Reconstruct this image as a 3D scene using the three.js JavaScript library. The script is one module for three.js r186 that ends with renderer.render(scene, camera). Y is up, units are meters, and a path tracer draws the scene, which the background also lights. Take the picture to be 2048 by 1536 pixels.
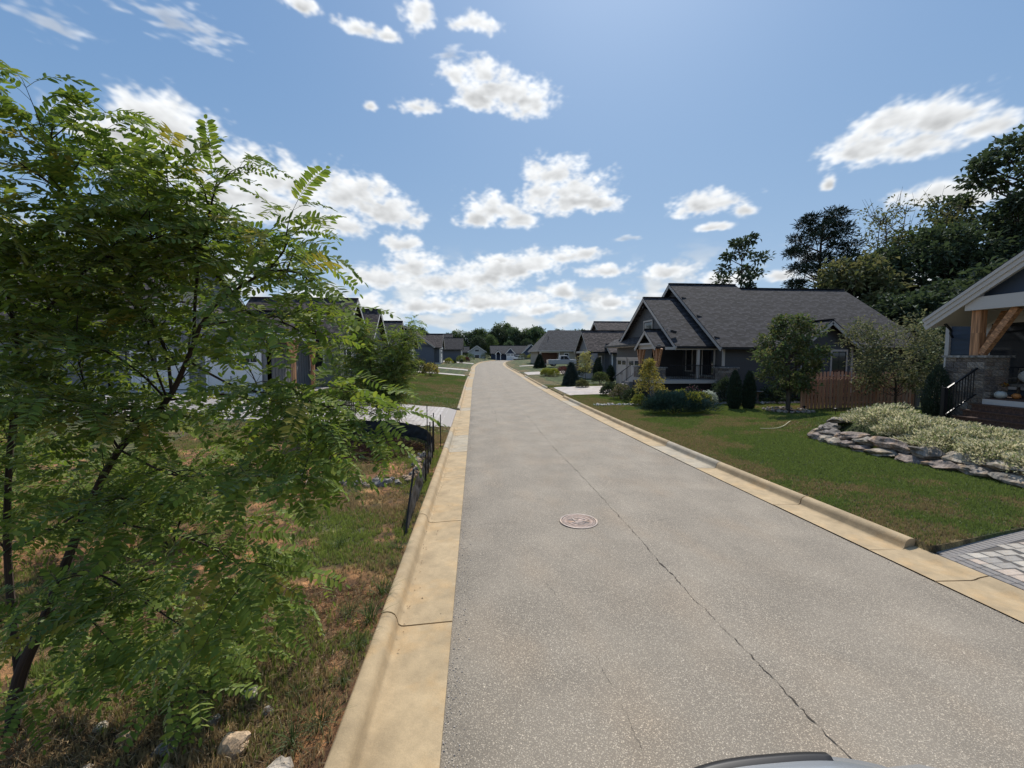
import * as THREE from 'three';
import { mergeGeometries } from 'three/addons/utils/BufferGeometryUtils.js';
import { ImprovedNoise } from 'three/addons/math/ImprovedNoise.js';
import { MarchingCubes } from 'three/addons/objects/MarchingCubes.js';

// ---------- camera, sky, sun, exposure ----------
const scene = new THREE.Scene();
const camera = new THREE.PerspectiveCamera(84.2, 4 / 3, 0.05, 3000);
camera.position.set(0, 2.8, 0);
{
  const yaw = Math.atan(74.5 / 850), pitch = Math.atan(-56 / 850);
  camera.lookAt(Math.sin(yaw) * Math.cos(pitch), 2.8 + Math.sin(pitch), -Math.cos(yaw) * Math.cos(pitch));
}
const renderer = new THREE.WebGLRenderer({ antialias: true });
renderer.setSize(1024, 768);
renderer.toneMapping = THREE.LinearToneMapping;
renderer.toneMappingExposure = 1.0;
renderer.shadowMap.enabled = true;

const SUN_AZ = 20 * Math.PI / 180, SUN_EL = 51 * Math.PI / 180;   // azimuth to the right of the street, elevation
const SUN_DIR = new THREE.Vector3(Math.sin(SUN_AZ) * Math.cos(SUN_EL), Math.sin(SUN_EL), -Math.cos(SUN_AZ) * Math.cos(SUN_EL));
const sun = new THREE.DirectionalLight(new THREE.Color(1, 0.95, 0.87), 4.2);
sun.position.copy(SUN_DIR).multiplyScalar(120);
sun.castShadow = true;
sun.shadow.mapSize.set(4096, 4096);
Object.assign(sun.shadow.camera, { left: -90, right: 90, top: 90, bottom: -90, near: 1, far: 400 });
scene.add(sun); scene.add(sun.target);

// ---------- small helpers ----------
function rng(seed) { let a = seed >>> 0; return () => { a |= 0; a = a + 0x6D2B79F5 | 0; let t = Math.imul(a ^ a >>> 15, 1 | a); t = t + Math.imul(t ^ t >>> 7, 61 | t) ^ t; return ((t ^ t >>> 14) >>> 0) / 4294967296; }; }
const clamp = (x, a = 0, b = 1) => Math.min(b, Math.max(a, x));
const smooth = (a, b, x) => { const t = clamp((x - a) / (b - a)); return t * t * (3 - 2 * t); };
const mix = (a, b, t) => a + (b - a) * t;
const perlin = new ImprovedNoise();
function fbm(x, y, z, o = 5) { let s = 0, a = 0.5; for (let i = 0; i < o; i++) { s += a * perlin.noise(x, y, z); x *= 2.03; y *= 2.03; z *= 2.03; a *= 0.5; } return s; }   // about -0.5..0.5
const V = (x, y, z) => new THREE.Vector3(x, y, z);
const lin = (r, g, b) => new THREE.Color().setRGB(r, g, b);

const CLOUDS=[[[-38.1,20.1,2.9,2.5],[-34.4,22.2,3.1,2.7],[-31.2,21.1,4.0,2.9],[-36.0,18.6,4.2,2.2],[-26.8,19.3,4.5,2.9],[-20.9,19.1,4.5,2.3],[-23.0,16.2,7.4,2.9],[-29.7,16.4,5.5,2.9],[-14.5,18.9,3.9,2.7],[-10.3,17.3,3.5,1.8],[-17.7,15.5,4.9,1.7]],[[1.2,32.2,2.4,1.5],[3.5,30.9,4.7,1.9],[7.3,29.7,2.7,1.5],[0.9,29.7,2.8,1.2],[-2.6,32.0,1.6,1.1]],[[-7.1,28.7,2.1,0.8]],[[-12.8,28.2,0.6,0.6]],[[-14.2,34.6,2.0,0.7]],[[-6.7,36.4,1.5,1.3]],[[-0.0,36.4,2.7,0.8]],[[-10.6,34.5,1.1,0.5]],[[-20.0,35.2,1.5,0.7]],[[10.6,22.6,3.6,1.9],[13.2,20.3,4.5,2.3],[9.0,20.4,2.8,1.7],[16.1,19.0,2.7,1.2],[12.6,18.9,4.9,1.4]],[[2.4,18.5,3.7,2.0],[6.1,17.3,2.6,1.2],[0.1,17.3,2.1,1.2]],[[28.3,17.6,2.9,1.5],[31.0,17.5,2.6,1.3],[32.9,16.4,1.4,0.8]],[[29.8,15.0,1.7,0.5]],[[46.0,21.7,2.8,1.7],[48.8,21.1,3.0,1.8],[44.0,20.3,3.1,1.7],[51.9,19.5,2.4,1.1],[47.2,19.3,4.1,1.3],[42.6,19.9,1.9,1.0]],[[49.4,14.8,2.9,1.1],[52.0,13.9,2.4,1.2]],[[40.8,17.6,0.6,0.7]],[[-7.7,11.3,3.4,2.0],[-12.0,9.6,4.2,1.5],[-4.5,9.5,5.1,1.6]],[[4.1,11.2,4.9,1.8],[7.4,11.9,3.6,1.6],[0.8,10.0,5.2,1.5]],[[-9.5,14.0,2.5,0.9]],[[16.9,10.9,3.7,0.9]],[[11.7,8.5,1.8,1.1]],[[25.1,10.3,3.5,0.9]],[[18.2,7.0,3.0,1.1]],[[3.4,7.1,7.2,1.4]],[[-5.8,6.5,5.7,1.3]],[[12.6,12.9,3.8,0.9]],[[30.8,8.9,3.2,0.8]],[[36.9,8.9,1.9,0.8]],[[9.4,6.1,4.0,0.9]],[[-15.7,6.3,5.8,1.3]],[[3.4,12.5,2.6,0.7]]];
const WISPS=[[-31.9,30.9,4.6,1.5],[-40.9,27.3,2.5,1.4],[-29.3,30.1,1.7,1.1],[-2.6,33.7,2.1,0.8],[-17.9,10.4,3.3,0.8],[20.2,14.6,2.4,0.4],[22.2,7.4,4.2,0.7]];
// ---------- the sky: clear air with cumulus clouds, all round ----------
{
  const W = 2048, HH = 2048, D = Math.PI / 180;
  const px = new Float32Array(W * HH * 4);
  const sunAz = SUN_AZ / D, sunEl = SUN_EL / D;
  const r = rng(77);
  const clouds = CLOUDS.map(c => c.map(p => p.slice()));
  const wisps = WISPS.map(p => p.slice());
  for (let i = 0; i < 46; i++) {                       // the same fair-weather clouds go on round the rest of the sky
    const az = 62 + r() * 236, el = 7 + Math.pow(r(), 1.6) * 42, s = (1.5 + r() * 3) * (0.6 + el / 45);
    const c = [];
    const n = 2 + Math.floor(r() * 4);
    for (let k = 0; k < n; k++) c.push([(az > 180 ? az - 360 : az) + (r() - .5) * s * 2.2, el + (r() - .5) * s * .5, s * (.5 + r() * .6), s * (.3 + r() * .25)]);
    clouds.push(c);
  }
  const den = new Float32Array(W * HH), core = new Float32Array(W * HH), low = new Float32Array(W * HH);
  const azOf = i => { let u = (i + .5) / W - .5; let a = u * 2 * Math.PI; return a; };        // atan2(z, x)
  const colOf = az => { const x = Math.sin(az * D), z = -Math.cos(az * D); return ((Math.atan2(z, x) / (2 * Math.PI) + .5) * W); };
  const rowOf = el => (el / 180 + .5) * HH;
  function stamp(puffs, wisp, id) {
    let a0 = 1e9, a1 = -1e9, e0 = 1e9, e1 = -1e9;
    for (const [az, el, rx, ry] of puffs) { const w = rx / Math.cos(el * D) * 1.7; a0 = Math.min(a0, az - w); a1 = Math.max(a1, az + w); e0 = Math.min(e0, el - ry * 1.8); e1 = Math.max(e1, el + ry * 1.8); }
    const j0 = Math.max(Math.floor(rowOf(Math.max(e0, 0.3))), 0), j1 = Math.min(Math.ceil(rowOf(e1)), HH - 1);
    const nCol = Math.ceil((a1 - a0) / 360 * W);
    for (let j = j0; j <= j1; j++) {
      const el = ((j + .5) / HH - .5) * 180, ce = Math.cos(el * D);
      for (let k = 0; k <= nCol; k++) {
        const az = a0 + k / nCol * (a1 - a0);
        const i = ((Math.round(colOf(az)) % W) + W) % W;
        let f = -1, lw = 0;
        const wx = fbm(az * .35 * ce + id, el * .35, 3.1, 3) * 1.6, wy = fbm(az * .35 * ce, el * .35 + id, 9.2, 3) * 1.2;
        for (const [a, e, rx, ry] of puffs) {
          let dx = (az - a) * ce + wx * Math.min(1, rx / 3), dy = el - e + wy * Math.min(1, ry / 2);
          const yy = dy < 0 ? dy / (ry * .8) : dy / ry;
          const q = 1 - Math.sqrt((dx / rx) * (dx / rx) + yy * yy);
          if (q > f) { f = q; }
          lw = Math.max(lw, clamp(.55 - yy * .6) * clamp(q + .7));
        }
        if (f < -.75) continue;
        const n = fbm(az * .42 * ce + id * 3.7, el * .55, id * 1.3, 6);
        let d;
        if (wisp) { const n2 = fbm(az * .5 * ce + el * .35, el * 1.6 - az * .2, id + 40, 5); d = smooth(0, 1.1, f + n2 * 2.2) * .5; }
        else d = smooth(-.1, .72, f * .95 + .2 + n * 1.0 + fbm(az * 1.9 * ce + id, el * 2.3, id * .7, 5) * .55);
        const t = j * W + i;
        if (d > den[t]) { den[t] = d; core[t] = clamp(f * .9 + n * .9 + .1); low[t] = lw; }
      }
    }
  }
  clouds.forEach((c, i) => stamp(c, false, i * 1.73 + 2));
  wisps.forEach((c, i) => stamp([c], true, i * 2.3 + 60));
  for (let j = 0; j < HH; j++) {
    const el = ((j + .5) / HH - .5) * 180;
    for (let i = 0; i < W; i++) {
      const a = azOf(i), ce = Math.cos(el * D);
      const dx = Math.cos(a) * ce, dz = Math.sin(a) * ce, dy = Math.sin(el * D);
      const t = (j * W + i) * 4;
      if (el < -1) { px[t] = .20; px[t + 1] = .21; px[t + 2] = .19; px[t + 3] = 1; continue; }
      const h = clamp(el / 90);
      const k = Math.exp(-Math.max(el, 0) / 13), k2 = Math.exp(-Math.max(el, 0) / 42);
      let R = mix(.042, .122, k2), G = mix(.150, .318, k2), B = mix(.41, .61, k2);
      R = mix(R, .60, k * .85); G = mix(G, .74, k * .85); B = mix(B, .85, k * .85);
      const cg = dx * SUN_DIR.x + dy * SUN_DIR.y + dz * SUN_DIR.z, ga = Math.acos(clamp(cg, -1, 1)) / D;
      const gl = Math.exp(-ga / 16) * .55 + Math.exp(-ga / 45) * .12;
      R += gl * .9; G += gl * .92; B += gl * .88;
      const az = Math.atan2(dx, -dz) / D;
      // far cloud layers stacked near the horizon
      let dl = 0, nl = 0;
      if (el < 16) {
        nl = fbm(dx * 11, dy * 22, dz * 11, 6);
        dl = smooth(-.05, .22, nl + .12 - Math.abs(el - 5.5) * .03) * smooth(.2, 3, el) * .85 * smooth(15, 8, el);
      }
      const q = j * W + i;
      const d = den[q];
      if (dl > 0) { const v = .80 + .25 * fbm(dx * 22, dy * 60, dz * 22, 4); R = mix(R, v * .96, dl); G = mix(G, v * .99, dl); B = mix(B, v * 1.0, dl); }
      if (d > 0) {
        const n = fbm(az * .55 * ce + 11, el * .8, 4.4, 5);
        let v = .99 - smooth(.15, .95, core[q]) * (.09 + .36 * low[q]) + n * .30;
        v = clamp(v, .42, 1.08) * (1 + .22 * Math.exp(-ga / 30));
        R = mix(R, v * .965, d); G = mix(G, v * .985, d); B = mix(B, v * 1.0, d);
      }
      px[t] = R; px[t + 1] = G; px[t + 2] = B; px[t + 3] = 1;
    }
  }
  const sky = new THREE.DataTexture(px, W, HH, THREE.RGBAFormat, THREE.FloatType);
  sky.mapping = THREE.EquirectangularReflectionMapping;
  sky.colorSpace = THREE.LinearSRGBColorSpace;
  sky.magFilter = sky.minFilter = THREE.LinearFilter;
  sky.needsUpdate = true;
  scene.background = sky; scene.environment = sky;
}
// ---------- scene-graph helpers ----------
const used = {};
function numbered(n) { const k = used[n] = (used[n] ?? -1) + 1; return k ? `${n}_${String(k).padStart(3, '0')}` : n; }
function shadows(o) { o.castShadow = o.receiveShadow = true; return o; }
function thing(name, label, category, pos = [0, 0, 0], turn = 0, group) {
  const o = new THREE.Group(); o.name = numbered(name); o.position.set(...pos); o.rotation.y = turn; scene.add(o);
  o.userData = { label, category }; if (group) o.userData.group = group; return o;
}
function one(name, label, category, geo, m, group, pos) {
  const o = shadows(new THREE.Mesh(geo, m)); o.name = numbered(name); if (pos) o.position.set(...pos); scene.add(o);
  o.userData = { label, category }; if (group) o.userData.group = group; return o;
}
function structure(name, geo, m) { const o = shadows(geo ? new THREE.Mesh(geo, m) : new THREE.Group()); o.name = numbered(name); o.userData.kind = 'structure'; scene.add(o); return o; }
function part(parent, name, geo, m, stuff) { const o = shadows(new THREE.Mesh(geo, m)); o.name = name; parent.add(o); if (stuff) o.userData.kind = 'stuff'; return o; }
function dup(src, pos, turn, label, scale) {
  const r = src.clone(); const base = src.name.replace(/_\d{3}$/, ''); r.name = numbered(base); r.position.set(...pos); r.rotation.y = turn;
  if (scale) r.scale.set(...(Array.isArray(scale) ? scale : [scale, scale, scale]));
  r.userData = { ...src.userData }; if (label) r.userData.label = label; scene.add(r); return r;
}
// ---------- geometry helpers ----------
function rawGeo(pos, idx, uv, col) {
  const g = new THREE.BufferGeometry();
  g.setAttribute('position', new THREE.Float32BufferAttribute(pos, 3));
  if (uv) g.setAttribute('uv', new THREE.Float32BufferAttribute(uv, 2));
  if (col) g.setAttribute('color', new THREE.Float32BufferAttribute(col, 3));
  if (idx) g.setIndex(idx);
  g.computeVertexNormals(); return g;
}
// box between two points, w across, h along 'up'; uv in metres
function beam(a, b, w, h, up = V(0, 1, 0), chamfer = 0) {
  const d = b.clone().sub(a), L = d.length(); const z = d.normalize();
  let x = up.clone().cross(z); if (x.lengthSq() < 1e-6) x = V(1, 0, 0); x.normalize();
  const y = z.clone().cross(x);
  const g = boxUV(w, h, L, chamfer);
  const m = new THREE.Matrix4().makeBasis(x, y, z); m.setPosition(a.clone().add(b).multiplyScalar(.5));
  g.applyMatrix4(m); return g;
}
function boxUV(w, h, l, ch = 0) {
  const g = new THREE.BoxGeometry(w, h, l);
  const p = g.attributes.position, n = g.attributes.normal, uv = g.attributes.uv;
  for (let i = 0; i < p.count; i++) {
    const ax = Math.abs(n.getX(i)), ay = Math.abs(n.getY(i));
    if (ax > .5) uv.setXY(i, p.getZ(i), p.getY(i)); else if (ay > .5) uv.setXY(i, p.getZ(i), p.getX(i)); else uv.setXY(i, p.getX(i), p.getY(i));
  }
  return g;
}
function box(x0, x1, y0, y1, z0, z1) { const g = boxUV(Math.abs(x1 - x0), Math.abs(y1 - y0), Math.abs(z1 - z0)); g.translate((x0 + x1) / 2, (y0 + y1) / 2, (z0 + z1) / 2); return g; }
// planar slab: polygon of coplanar points (top face), thickness th against its normal; uv along first edge, in metres
function slab(pts, th, side = 1) {
  const n0 = V(0, 0, 0); for (let i = 1; i < pts.length - 1; i++) n0.add(pts[i].clone().sub(pts[0]).cross(pts[i + 1].clone().sub(pts[0])));
  n0.normalize();
  const u = pts[1].clone().sub(pts[0]).normalize(), v = n0.clone().cross(u);
  const pos = [], uv = [], idx = []; const k = pts.length;
  const put = p => { pos.push(p.x, p.y, p.z); const q = p.clone(); uv.push(q.dot(u), q.dot(v)); return pos.length / 3 - 1; };
  const low = pts.map(p => p.clone().addScaledVector(n0, -th * side));
  const t = pts.map(put); for (let i = 1; i < k - 1; i++) idx.push(t[0], t[i], t[i + 1]);
  const b = low.map(put); for (let i = 1; i < k - 1; i++) idx.push(b[0], b[i + 1], b[i]);
  for (let i = 0; i < k; i++) { const j = (i + 1) % k; const a = put(pts[i]), c = put(pts[j]), d = put(low[j]), e = put(low[i]); idx.push(a, e, d, a, d, c); }
  return rawGeo(pos, idx, uv);
}
function tube(pts, radii, seg = 6, uvScale = 1) {
  const pos = [], uv = [], idx = []; const n = pts.length; let ref = V(1, 0, 0); let acc = 0;
  for (let i = 0; i < n; i++) {
    const t = pts[Math.min(i + 1, n - 1)].clone().sub(pts[Math.max(i - 1, 0)]).normalize();
    if (Math.abs(t.dot(ref)) > .9) ref = V(0, 0, 1);
    const x = ref.clone().sub(t.clone().multiplyScalar(ref.dot(t))).normalize(), y = t.clone().cross(x); ref = x;
    const r = Array.isArray(radii) ? radii[i] : radii; if (i) acc += pts[i].distanceTo(pts[i - 1]);
    for (let k = 0; k <= seg; k++) { const a = k / seg * 2 * Math.PI; const c = Math.cos(a) * r, s = Math.sin(a) * r; pos.push(pts[i].x + x.x * c + y.x * s, pts[i].y + x.y * c + y.y * s, pts[i].z + x.z * c + y.z * s); uv.push(k / seg * uvScale, acc * uvScale); }
  }
  for (let i = 0; i < n - 1; i++) for (let k = 0; k < seg; k++) { const a = i * (seg + 1) + k, b = a + seg + 1; idx.push(a, a + 1, b, b, a + 1, b + 1); }
  const c0 = pos.length / 3; pos.push(pts[n - 1].x, pts[n - 1].y, pts[n - 1].z); uv.push(.5, acc);
  for (let k = 0; k < seg; k++) idx.push((n - 1) * (seg + 1) + k, (n - 1) * (seg + 1) + k + 1, c0);
  return rawGeo(pos, idx, uv);
}
function curve(pts, n) { return new THREE.CatmullRomCurve3(pts).getPoints(n); }
// lumpy stone
const icoBase = (() => { const g = new THREE.IcosahedronGeometry(1, 2); return g; })();
function stoneGeo(seed, sx, sy, sz, rough = .25, flat = 0) {
  const g = icoBase.clone(), p = g.attributes.position; const r = rng(seed); const ox = r() * 50;
  const cuts = []; for (let i = 0; i < 7; i++) { const n = V(r() - .5, r() - .5, r() - .5).normalize(); cuts.push([n, .55 + r() * .3]); }
  for (let i = 0; i < p.count; i++) {
    const v = V(p.getX(i), p.getY(i), p.getZ(i));
    for (const [n, d] of cuts) { const e = v.dot(n) - d; if (e > 0) v.addScaledVector(n, -e * .9); }
    const k = 1 + rough * fbm(v.x * 1.6 + ox, v.y * 1.6, v.z * 1.6, 3);
    v.multiplyScalar(k); p.setXYZ(i, v.x * sx, v.y * sy, v.z * sz);
  }
  const q = g.toNonIndexed ? g : g; q.computeVertexNormals();
  const uv = q.attributes.uv; for (let i = 0; i < p.count; i++) uv.setXY(i, p.getX(i) + p.getY(i) * .4, p.getZ(i) + p.getY(i) * .7);
  return q;
}
// ---------- textures (grain and wear only) ----------
function dataTex(w, h, fn, srgb = false, rep) {
  const d = new Uint8Array(w * h * 4);
  for (let j = 0; j < h; j++) for (let i = 0; i < w; i++) { const c = fn(i, j); const t = (j * w + i) * 4; for (let k = 0; k < 3; k++) d[t + k] = clamp(Math.round((Array.isArray(c) ? c[k] : c) * 255), 0, 255); d[t + 3] = 255; }
  const x = new THREE.DataTexture(d, w, h, THREE.RGBAFormat); x.wrapS = x.wrapT = THREE.RepeatWrapping; x.magFilter = THREE.LinearFilter; x.minFilter = THREE.LinearMipmapLinearFilter; x.generateMipmaps = true;
  if (srgb) x.colorSpace = THREE.SRGBColorSpace; if (rep) x.repeat.set(rep, rep); x.needsUpdate = true; return x;
}
const toS = x => x <= .0031308 ? x * 12.92 : 1.055 * Math.pow(x, 1 / 2.4) - .055;
// tiling value noise
function tileNoise(seed, n) { const r = rng(seed); const g = new Float32Array(n * n).map(() => r()); return (x, y) => { x *= n; y *= n; let i = Math.floor(x), j = Math.floor(y); const fx = x - i, fy = y - j; const u = fx * fx * (3 - 2 * fx), v = fy * fy * (3 - 2 * fy); i = ((i % n) + n) % n; j = ((j % n) + n) % n; const i1 = (i + 1) % n, j1 = (j + 1) % n; return mix(mix(g[j * n + i], g[j * n + i1], u), mix(g[j1 * n + i], g[j1 * n + i1], u), v); }; }
function tfbm(seed, n0, oct) { const ns = []; for (let i = 0; i < oct; i++) ns.push(tileNoise(seed + i * 13, n0 << i)); return (x, y) => { let s = 0, a = .5, t = 0; for (const n of ns) { s += a * n(x, y); t += a; a *= .55; } return s / t; }; }
const rr = rng(4);
// asphalt: pale worn aggregate in a darker binder, tile 2.6 m
const asph = (() => {
  const N = 1024, base = new Float32Array(N * N), tone = tfbm(5, 4, 4);
  const col = new Float32Array(N * N * 3), hgt = new Float32Array(N * N);
  for (let j = 0; j < N; j++) for (let i = 0; i < N; i++) { const t = tone(i / N, j / N), g = rr(); const b = .135 + (t - .5) * .07 + (g - .5) * .04; const k = j * N + i; col[k * 3] = b * 1.06; col[k * 3 + 1] = b; col[k * 3 + 2] = b * .93; hgt[k] = .3 + g * .1; }
  for (let s = 0; s < 80000; s++) {            // stones 4 to 11 mm
    const cx = rr() * N, cy = rr() * N, r = .6 + rr() * rr() * 1.7, br = rr(); const v = br > .97 ? .32 + rr() * .16 : .17 + br * .17; const w = (rr() - .5) * .05;
    const c = [v * (1.05 + w), v, v * (.92 - w)];
    for (let y = Math.floor(cy - r); y <= cy + r; y++) for (let x = Math.floor(cx - r); x <= cx + r; x++) { const q = ((x - cx) ** 2 + (y - cy) ** 2) / (r * r); if (q > 1) continue; const k = (((y % N) + N) % N) * N + ((x % N) + N) % N; col[k * 3] = c[0]; col[k * 3 + 1] = c[1]; col[k * 3 + 2] = c[2]; hgt[k] = .62 + .36 * (1 - q); }
  }
  return { map: dataTex(N, N, (i, j) => { const k = (j * N + i) * 3; return [toS(col[k]), toS(col[k + 1]), toS(col[k + 2])]; }, true), bump: dataTex(N, N, (i, j) => hgt[j * N + i]) };
})();
const fineN = tfbm(31, 16, 5), coarseN = tfbm(47, 3, 5), midN = tfbm(63, 8, 5);
const concreteMap = dataTex(512, 512, (i, j) => { const x = i / 512, y = j / 512; const t = .80 + .20 * coarseN(x, y) + (fineN(x, y) - .5) * .20 + (rr() - .5) * .08; const rust = smooth(.5, .8, midN(x, y)) * .07; return [t * (1 + rust * .1), t * (1 - rust * .35), t * (1 - rust)]; }, true);
const grainBump = dataTex(512, 512, (i, j) => clamp(.5 + (fineN(i / 512, j / 512) - .5) * .9 + (rr() - .5) * .35));
const stoneMap = dataTex(512, 512, (i, j) => { const x = i / 512, y = j / 512; const t = .62 + .5 * (midN(x, y) - .5) + .5 * (fineN(x, y) - .5) + .35 * (coarseN(y, x) - .5); const w = smooth(.52, .7, coarseN(x + .3, y)); return [t * (1 + .10 * w), t * (1), t * (1 - .14 * w)]; }, true);
const woodMap = dataTex(256, 512, (i, j) => { const x = i / 256, y = j / 512; const g = fineN(x * 2 % 1, y * .12 % 1), k = midN(x, y * .3 % 1); const t = .72 + (g - .5) * .7 + (k - .5) * .35; return [t, t * .97, t * .94]; }, true);
// shingles: 14 cm courses of random-width tabs, tile 2.24 m by 2.24 m (16 courses)
const shin = (() => {
  const N = 1024, C = 16, rows = []; const r = rng(91);
  for (let c = 0; c < C; c++) { const e = []; let x = r() * .08; while (x < 1) { e.push([x, r(), r() > .5 ? 1 : 0]); x += .05 + r() * .09; } rows.push(e); }
  const at = (i, j) => { const y = j / N * C, c = Math.floor(y), f = y - c; const e = rows[c]; let k = 0; const x = i / N; while (k < e.length - 1 && e[k + 1][0] <= x) k++; const edge = Math.min(Math.abs(x - e[k][0]), k < e.length - 1 ? Math.abs(e[k + 1][0] - x) : 1); return [f, e[k][1], e[k][2], edge, x < e[0][0] ? 0 : 1]; };
  return {
    map: dataTex(N, N, (i, j) => { const [f, t, q, e] = at(i, j); let v = .40 + t * .60 + (rr() - .5) * .2; if (e < .0016) v *= .65; if (f < .05) v *= .72; return [v, v * (.985 + t * .02), v * (.97 + q * .04)]; }, true),
    bump: dataTex(N, N, (i, j) => { const [f, t, q, e] = at(i, j); let h = (1 - f) * .55 + q * .3 * (f < .9 ? 1 : 0) + rr() * .08; if (e < .0016) h *= .6; return h; })
  };
})();
// lap siding for houses far off: 18 cm courses
const lapBump = dataTex(8, 128, (i, j) => { const f = (j / 128 * 4) % 1; return f < .08 ? 0 : 1 - f * .8; });
const turfMap = dataTex(1024, 1024, (i, j) => { const x = i / 1024, y = j / 1024; const t = .55 + .55 * (midN(x, y) - .5) + .9 * (fineN(x, y) - .5) + (rr() - .5) * .45; return [t, t * .99, t * .95]; }, true);
function rep(t, sx, sy) { const c = t.clone(); c.repeat.set(sx, sy); c.needsUpdate = true; return c; }
const Std = o => new THREE.MeshStandardMaterial(o);
const M = {};
M.asphalt = Std({ vertexColors: true, map: rep(asph.map, 1 / 2.6, 1 / 2.6), bumpMap: rep(asph.bump, 1 / 2.6, 1 / 2.6), bumpScale: .003, roughness: .9, color: lin(1.66, 1.48, 1.22) });
M.kerb = Std({ map: rep(concreteMap, .45, .45), bumpMap: rep(grainBump, 2.2, 2.2), bumpScale: .0025, roughness: .9, color: lin(.575, .425, .245) });
M.kerbGrey = Std({ map: rep(concreteMap, .45, .45), bumpMap: rep(grainBump, 2.2, 2.2), bumpScale: .0025, roughness: .9, color: lin(.52, .44, .32) });
M.drive = Std({ map: rep(concreteMap, .3, .3), bumpMap: rep(grainBump, 2, 2), bumpScale: .002, roughness: .92, color: lin(.62, .55, .49) });
M.shingleGrey = Std({ map: rep(shin.map, 1 / 2.24, 1 / 2.24), bumpMap: rep(shin.bump, 1 / 2.24, 1 / 2.24), bumpScale: .02, roughness: .95, color: lin(.062, .056, .060) });
M.shingleBrown = Std({ map: rep(shin.map, 1 / 2.24, 1 / 2.24), bumpMap: rep(shin.bump, 1 / 2.24, 1 / 2.24), bumpScale: .02, roughness: .95, color: lin(.125, .096, .088) });
M.shingleSlate = Std({ map: rep(shin.map, 1 / 2.24, 1 / 2.24), bumpMap: rep(shin.bump, 1 / 2.24, 1 / 2.24), bumpScale: .02, roughness: .95, color: lin(.070, .072, .082) });
M.trim = Std({ color: lin(.42, .38, .34), roughness: .6, bumpMap: rep(grainBump, 1, 1), bumpScale: .0006 });
M.white = Std({ color: lin(.72, .70, .67), roughness: .55, bumpMap: rep(grainBump, 1, 1), bumpScale: .0006 });
M.cedar = Std({ map: rep(woodMap, 2.5, .8), color: lin(.80, .42, .21), roughness: .7, bumpMap: rep(woodMap, 2.5, .8), bumpScale: .002 });
M.fence = [lin(.88, .51, .33), lin(.95, .57, .38), lin(.74, .43, .29), lin(.82, .52, .36)].map(c => Std({ map: rep(woodMap, 4, .8), color: c, roughness: .85, bumpMap: rep(woodMap, 4, .8), bumpScale: .003 }));
M.fenceGrey = [lin(.34, .32, .30), lin(.4, .38, .35)].map(c => Std({ map: rep(woodMap, 4, .8), color: c, roughness: .9 }));
M.black = Std({ color: lin(.012, .012, .014), roughness: .45, metalness: .3 });
M.glass = new THREE.MeshPhysicalMaterial({ color: lin(.02, .022, .026), roughness: .04, metalness: 0, ior: 1.5 });
M.bark = Std({ map: rep(woodMap, 1, .6), color: lin(.115, .075, .05), roughness: .95, bumpMap: rep(woodMap, 1, .6), bumpScale: .02 });
M.barkGrey = Std({ map: rep(woodMap, 1, .6), color: lin(.14, .12, .10), roughness: .95, bumpMap: rep(woodMap, 1, .6), bumpScale: .02 });
function leafMat(tr = .45, rough = .7) { return new THREE.MeshPhysicalMaterial({ vertexColors: true, color: 0xffffff, roughness: rough, transmission: tr, thickness: 0, side: THREE.DoubleSide, specularIntensity: .5 }); }
M.leaf = leafMat(.42, .95);
M.leafFar = Std({ vertexColors: true, roughness: .85, side: THREE.DoubleSide });
M.needle = Std({ vertexColors: true, roughness: .7, side: THREE.DoubleSide });
// ---------- lie of the land ----------
const PZ = [-60, -20, 0, 7, 14, 22, 30, 43, 67, 86, 110, 160, 300, 900], PY = [1.2, .4, 0, -.14, -.25, -.285, -.27, -.12, .21, .47, .75, 1.2, 2.2, 8];
function hermite(X, Y) {
  const n = X.length, m = []; for (let i = 0; i < n; i++) { const a = i ? (Y[i] - Y[i - 1]) / (X[i] - X[i - 1]) : 0, b = i < n - 1 ? (Y[i + 1] - Y[i]) / (X[i + 1] - X[i]) : a; m.push(i === 0 ? b : i === n - 1 ? a : (a * b <= 0 ? 0 : (a + b) / 2)); }
  return x => { x = clamp(x, X[0], X[n - 1]); let i = 0; while (i < n - 2 && x > X[i + 1]) i++; const h = X[i + 1] - X[i], t = (x - X[i]) / h; return (2 * t ** 3 - 3 * t * t + 1) * Y[i] + (t ** 3 - 2 * t * t + t) * h * m[i] + (-2 * t ** 3 + 3 * t * t) * Y[i + 1] + (t ** 3 - t * t) * h * m[i + 1]; };
}
const prof = hermite(PZ, PY);                                   // height of the street along its length d = -z
const bend = hermite([-60, 40, 67, 86, 102, 128, 155, 185, 230, 900], [0, 0, .28, .36, .9, 3.0, 8, 18, 36, 300]);   // the street swings right far off
const EL = -.26, ER = 5.9, KW = .76;                            // asphalt edges, kerb-and-gutter width
const KL = EL - KW, KR = ER + KW;
function lot(x, z) {                                            // ground height outside the kerbs
  const d = -z, s = x - bend(d); let y = prof(d);
  if (s < KL) { const e = KL - s; y += .135 + smooth(13, 22, d) * Math.min(e, 13) * .085 + smooth(0, 13, 13 - Math.abs(d - 5)) * 0; y += .05 * fbm(x * .35, 1.7, z * .35, 3) * smooth(0, 1.5, e); }
  else if (s > KR) {
    const e = s - KR; y += .135 + Math.min(e, 14) * mix(.02, .06, smooth(50, 75, d)) + .03 * fbm(x * .3, 5.7, z * .3, 3) * smooth(0, 1.5, e);
    y += .62 * smooth(11.6, 13.6, x + .0 * d) * smooth(17.5, 14, d) * smooth(60, 30, e);
  } else y -= .35;
  return y;
}
const driveEdge = x => -5.5 - .2 * clamp(x - KR, 0, 4);       // the near right driveway flares along this edge
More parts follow.
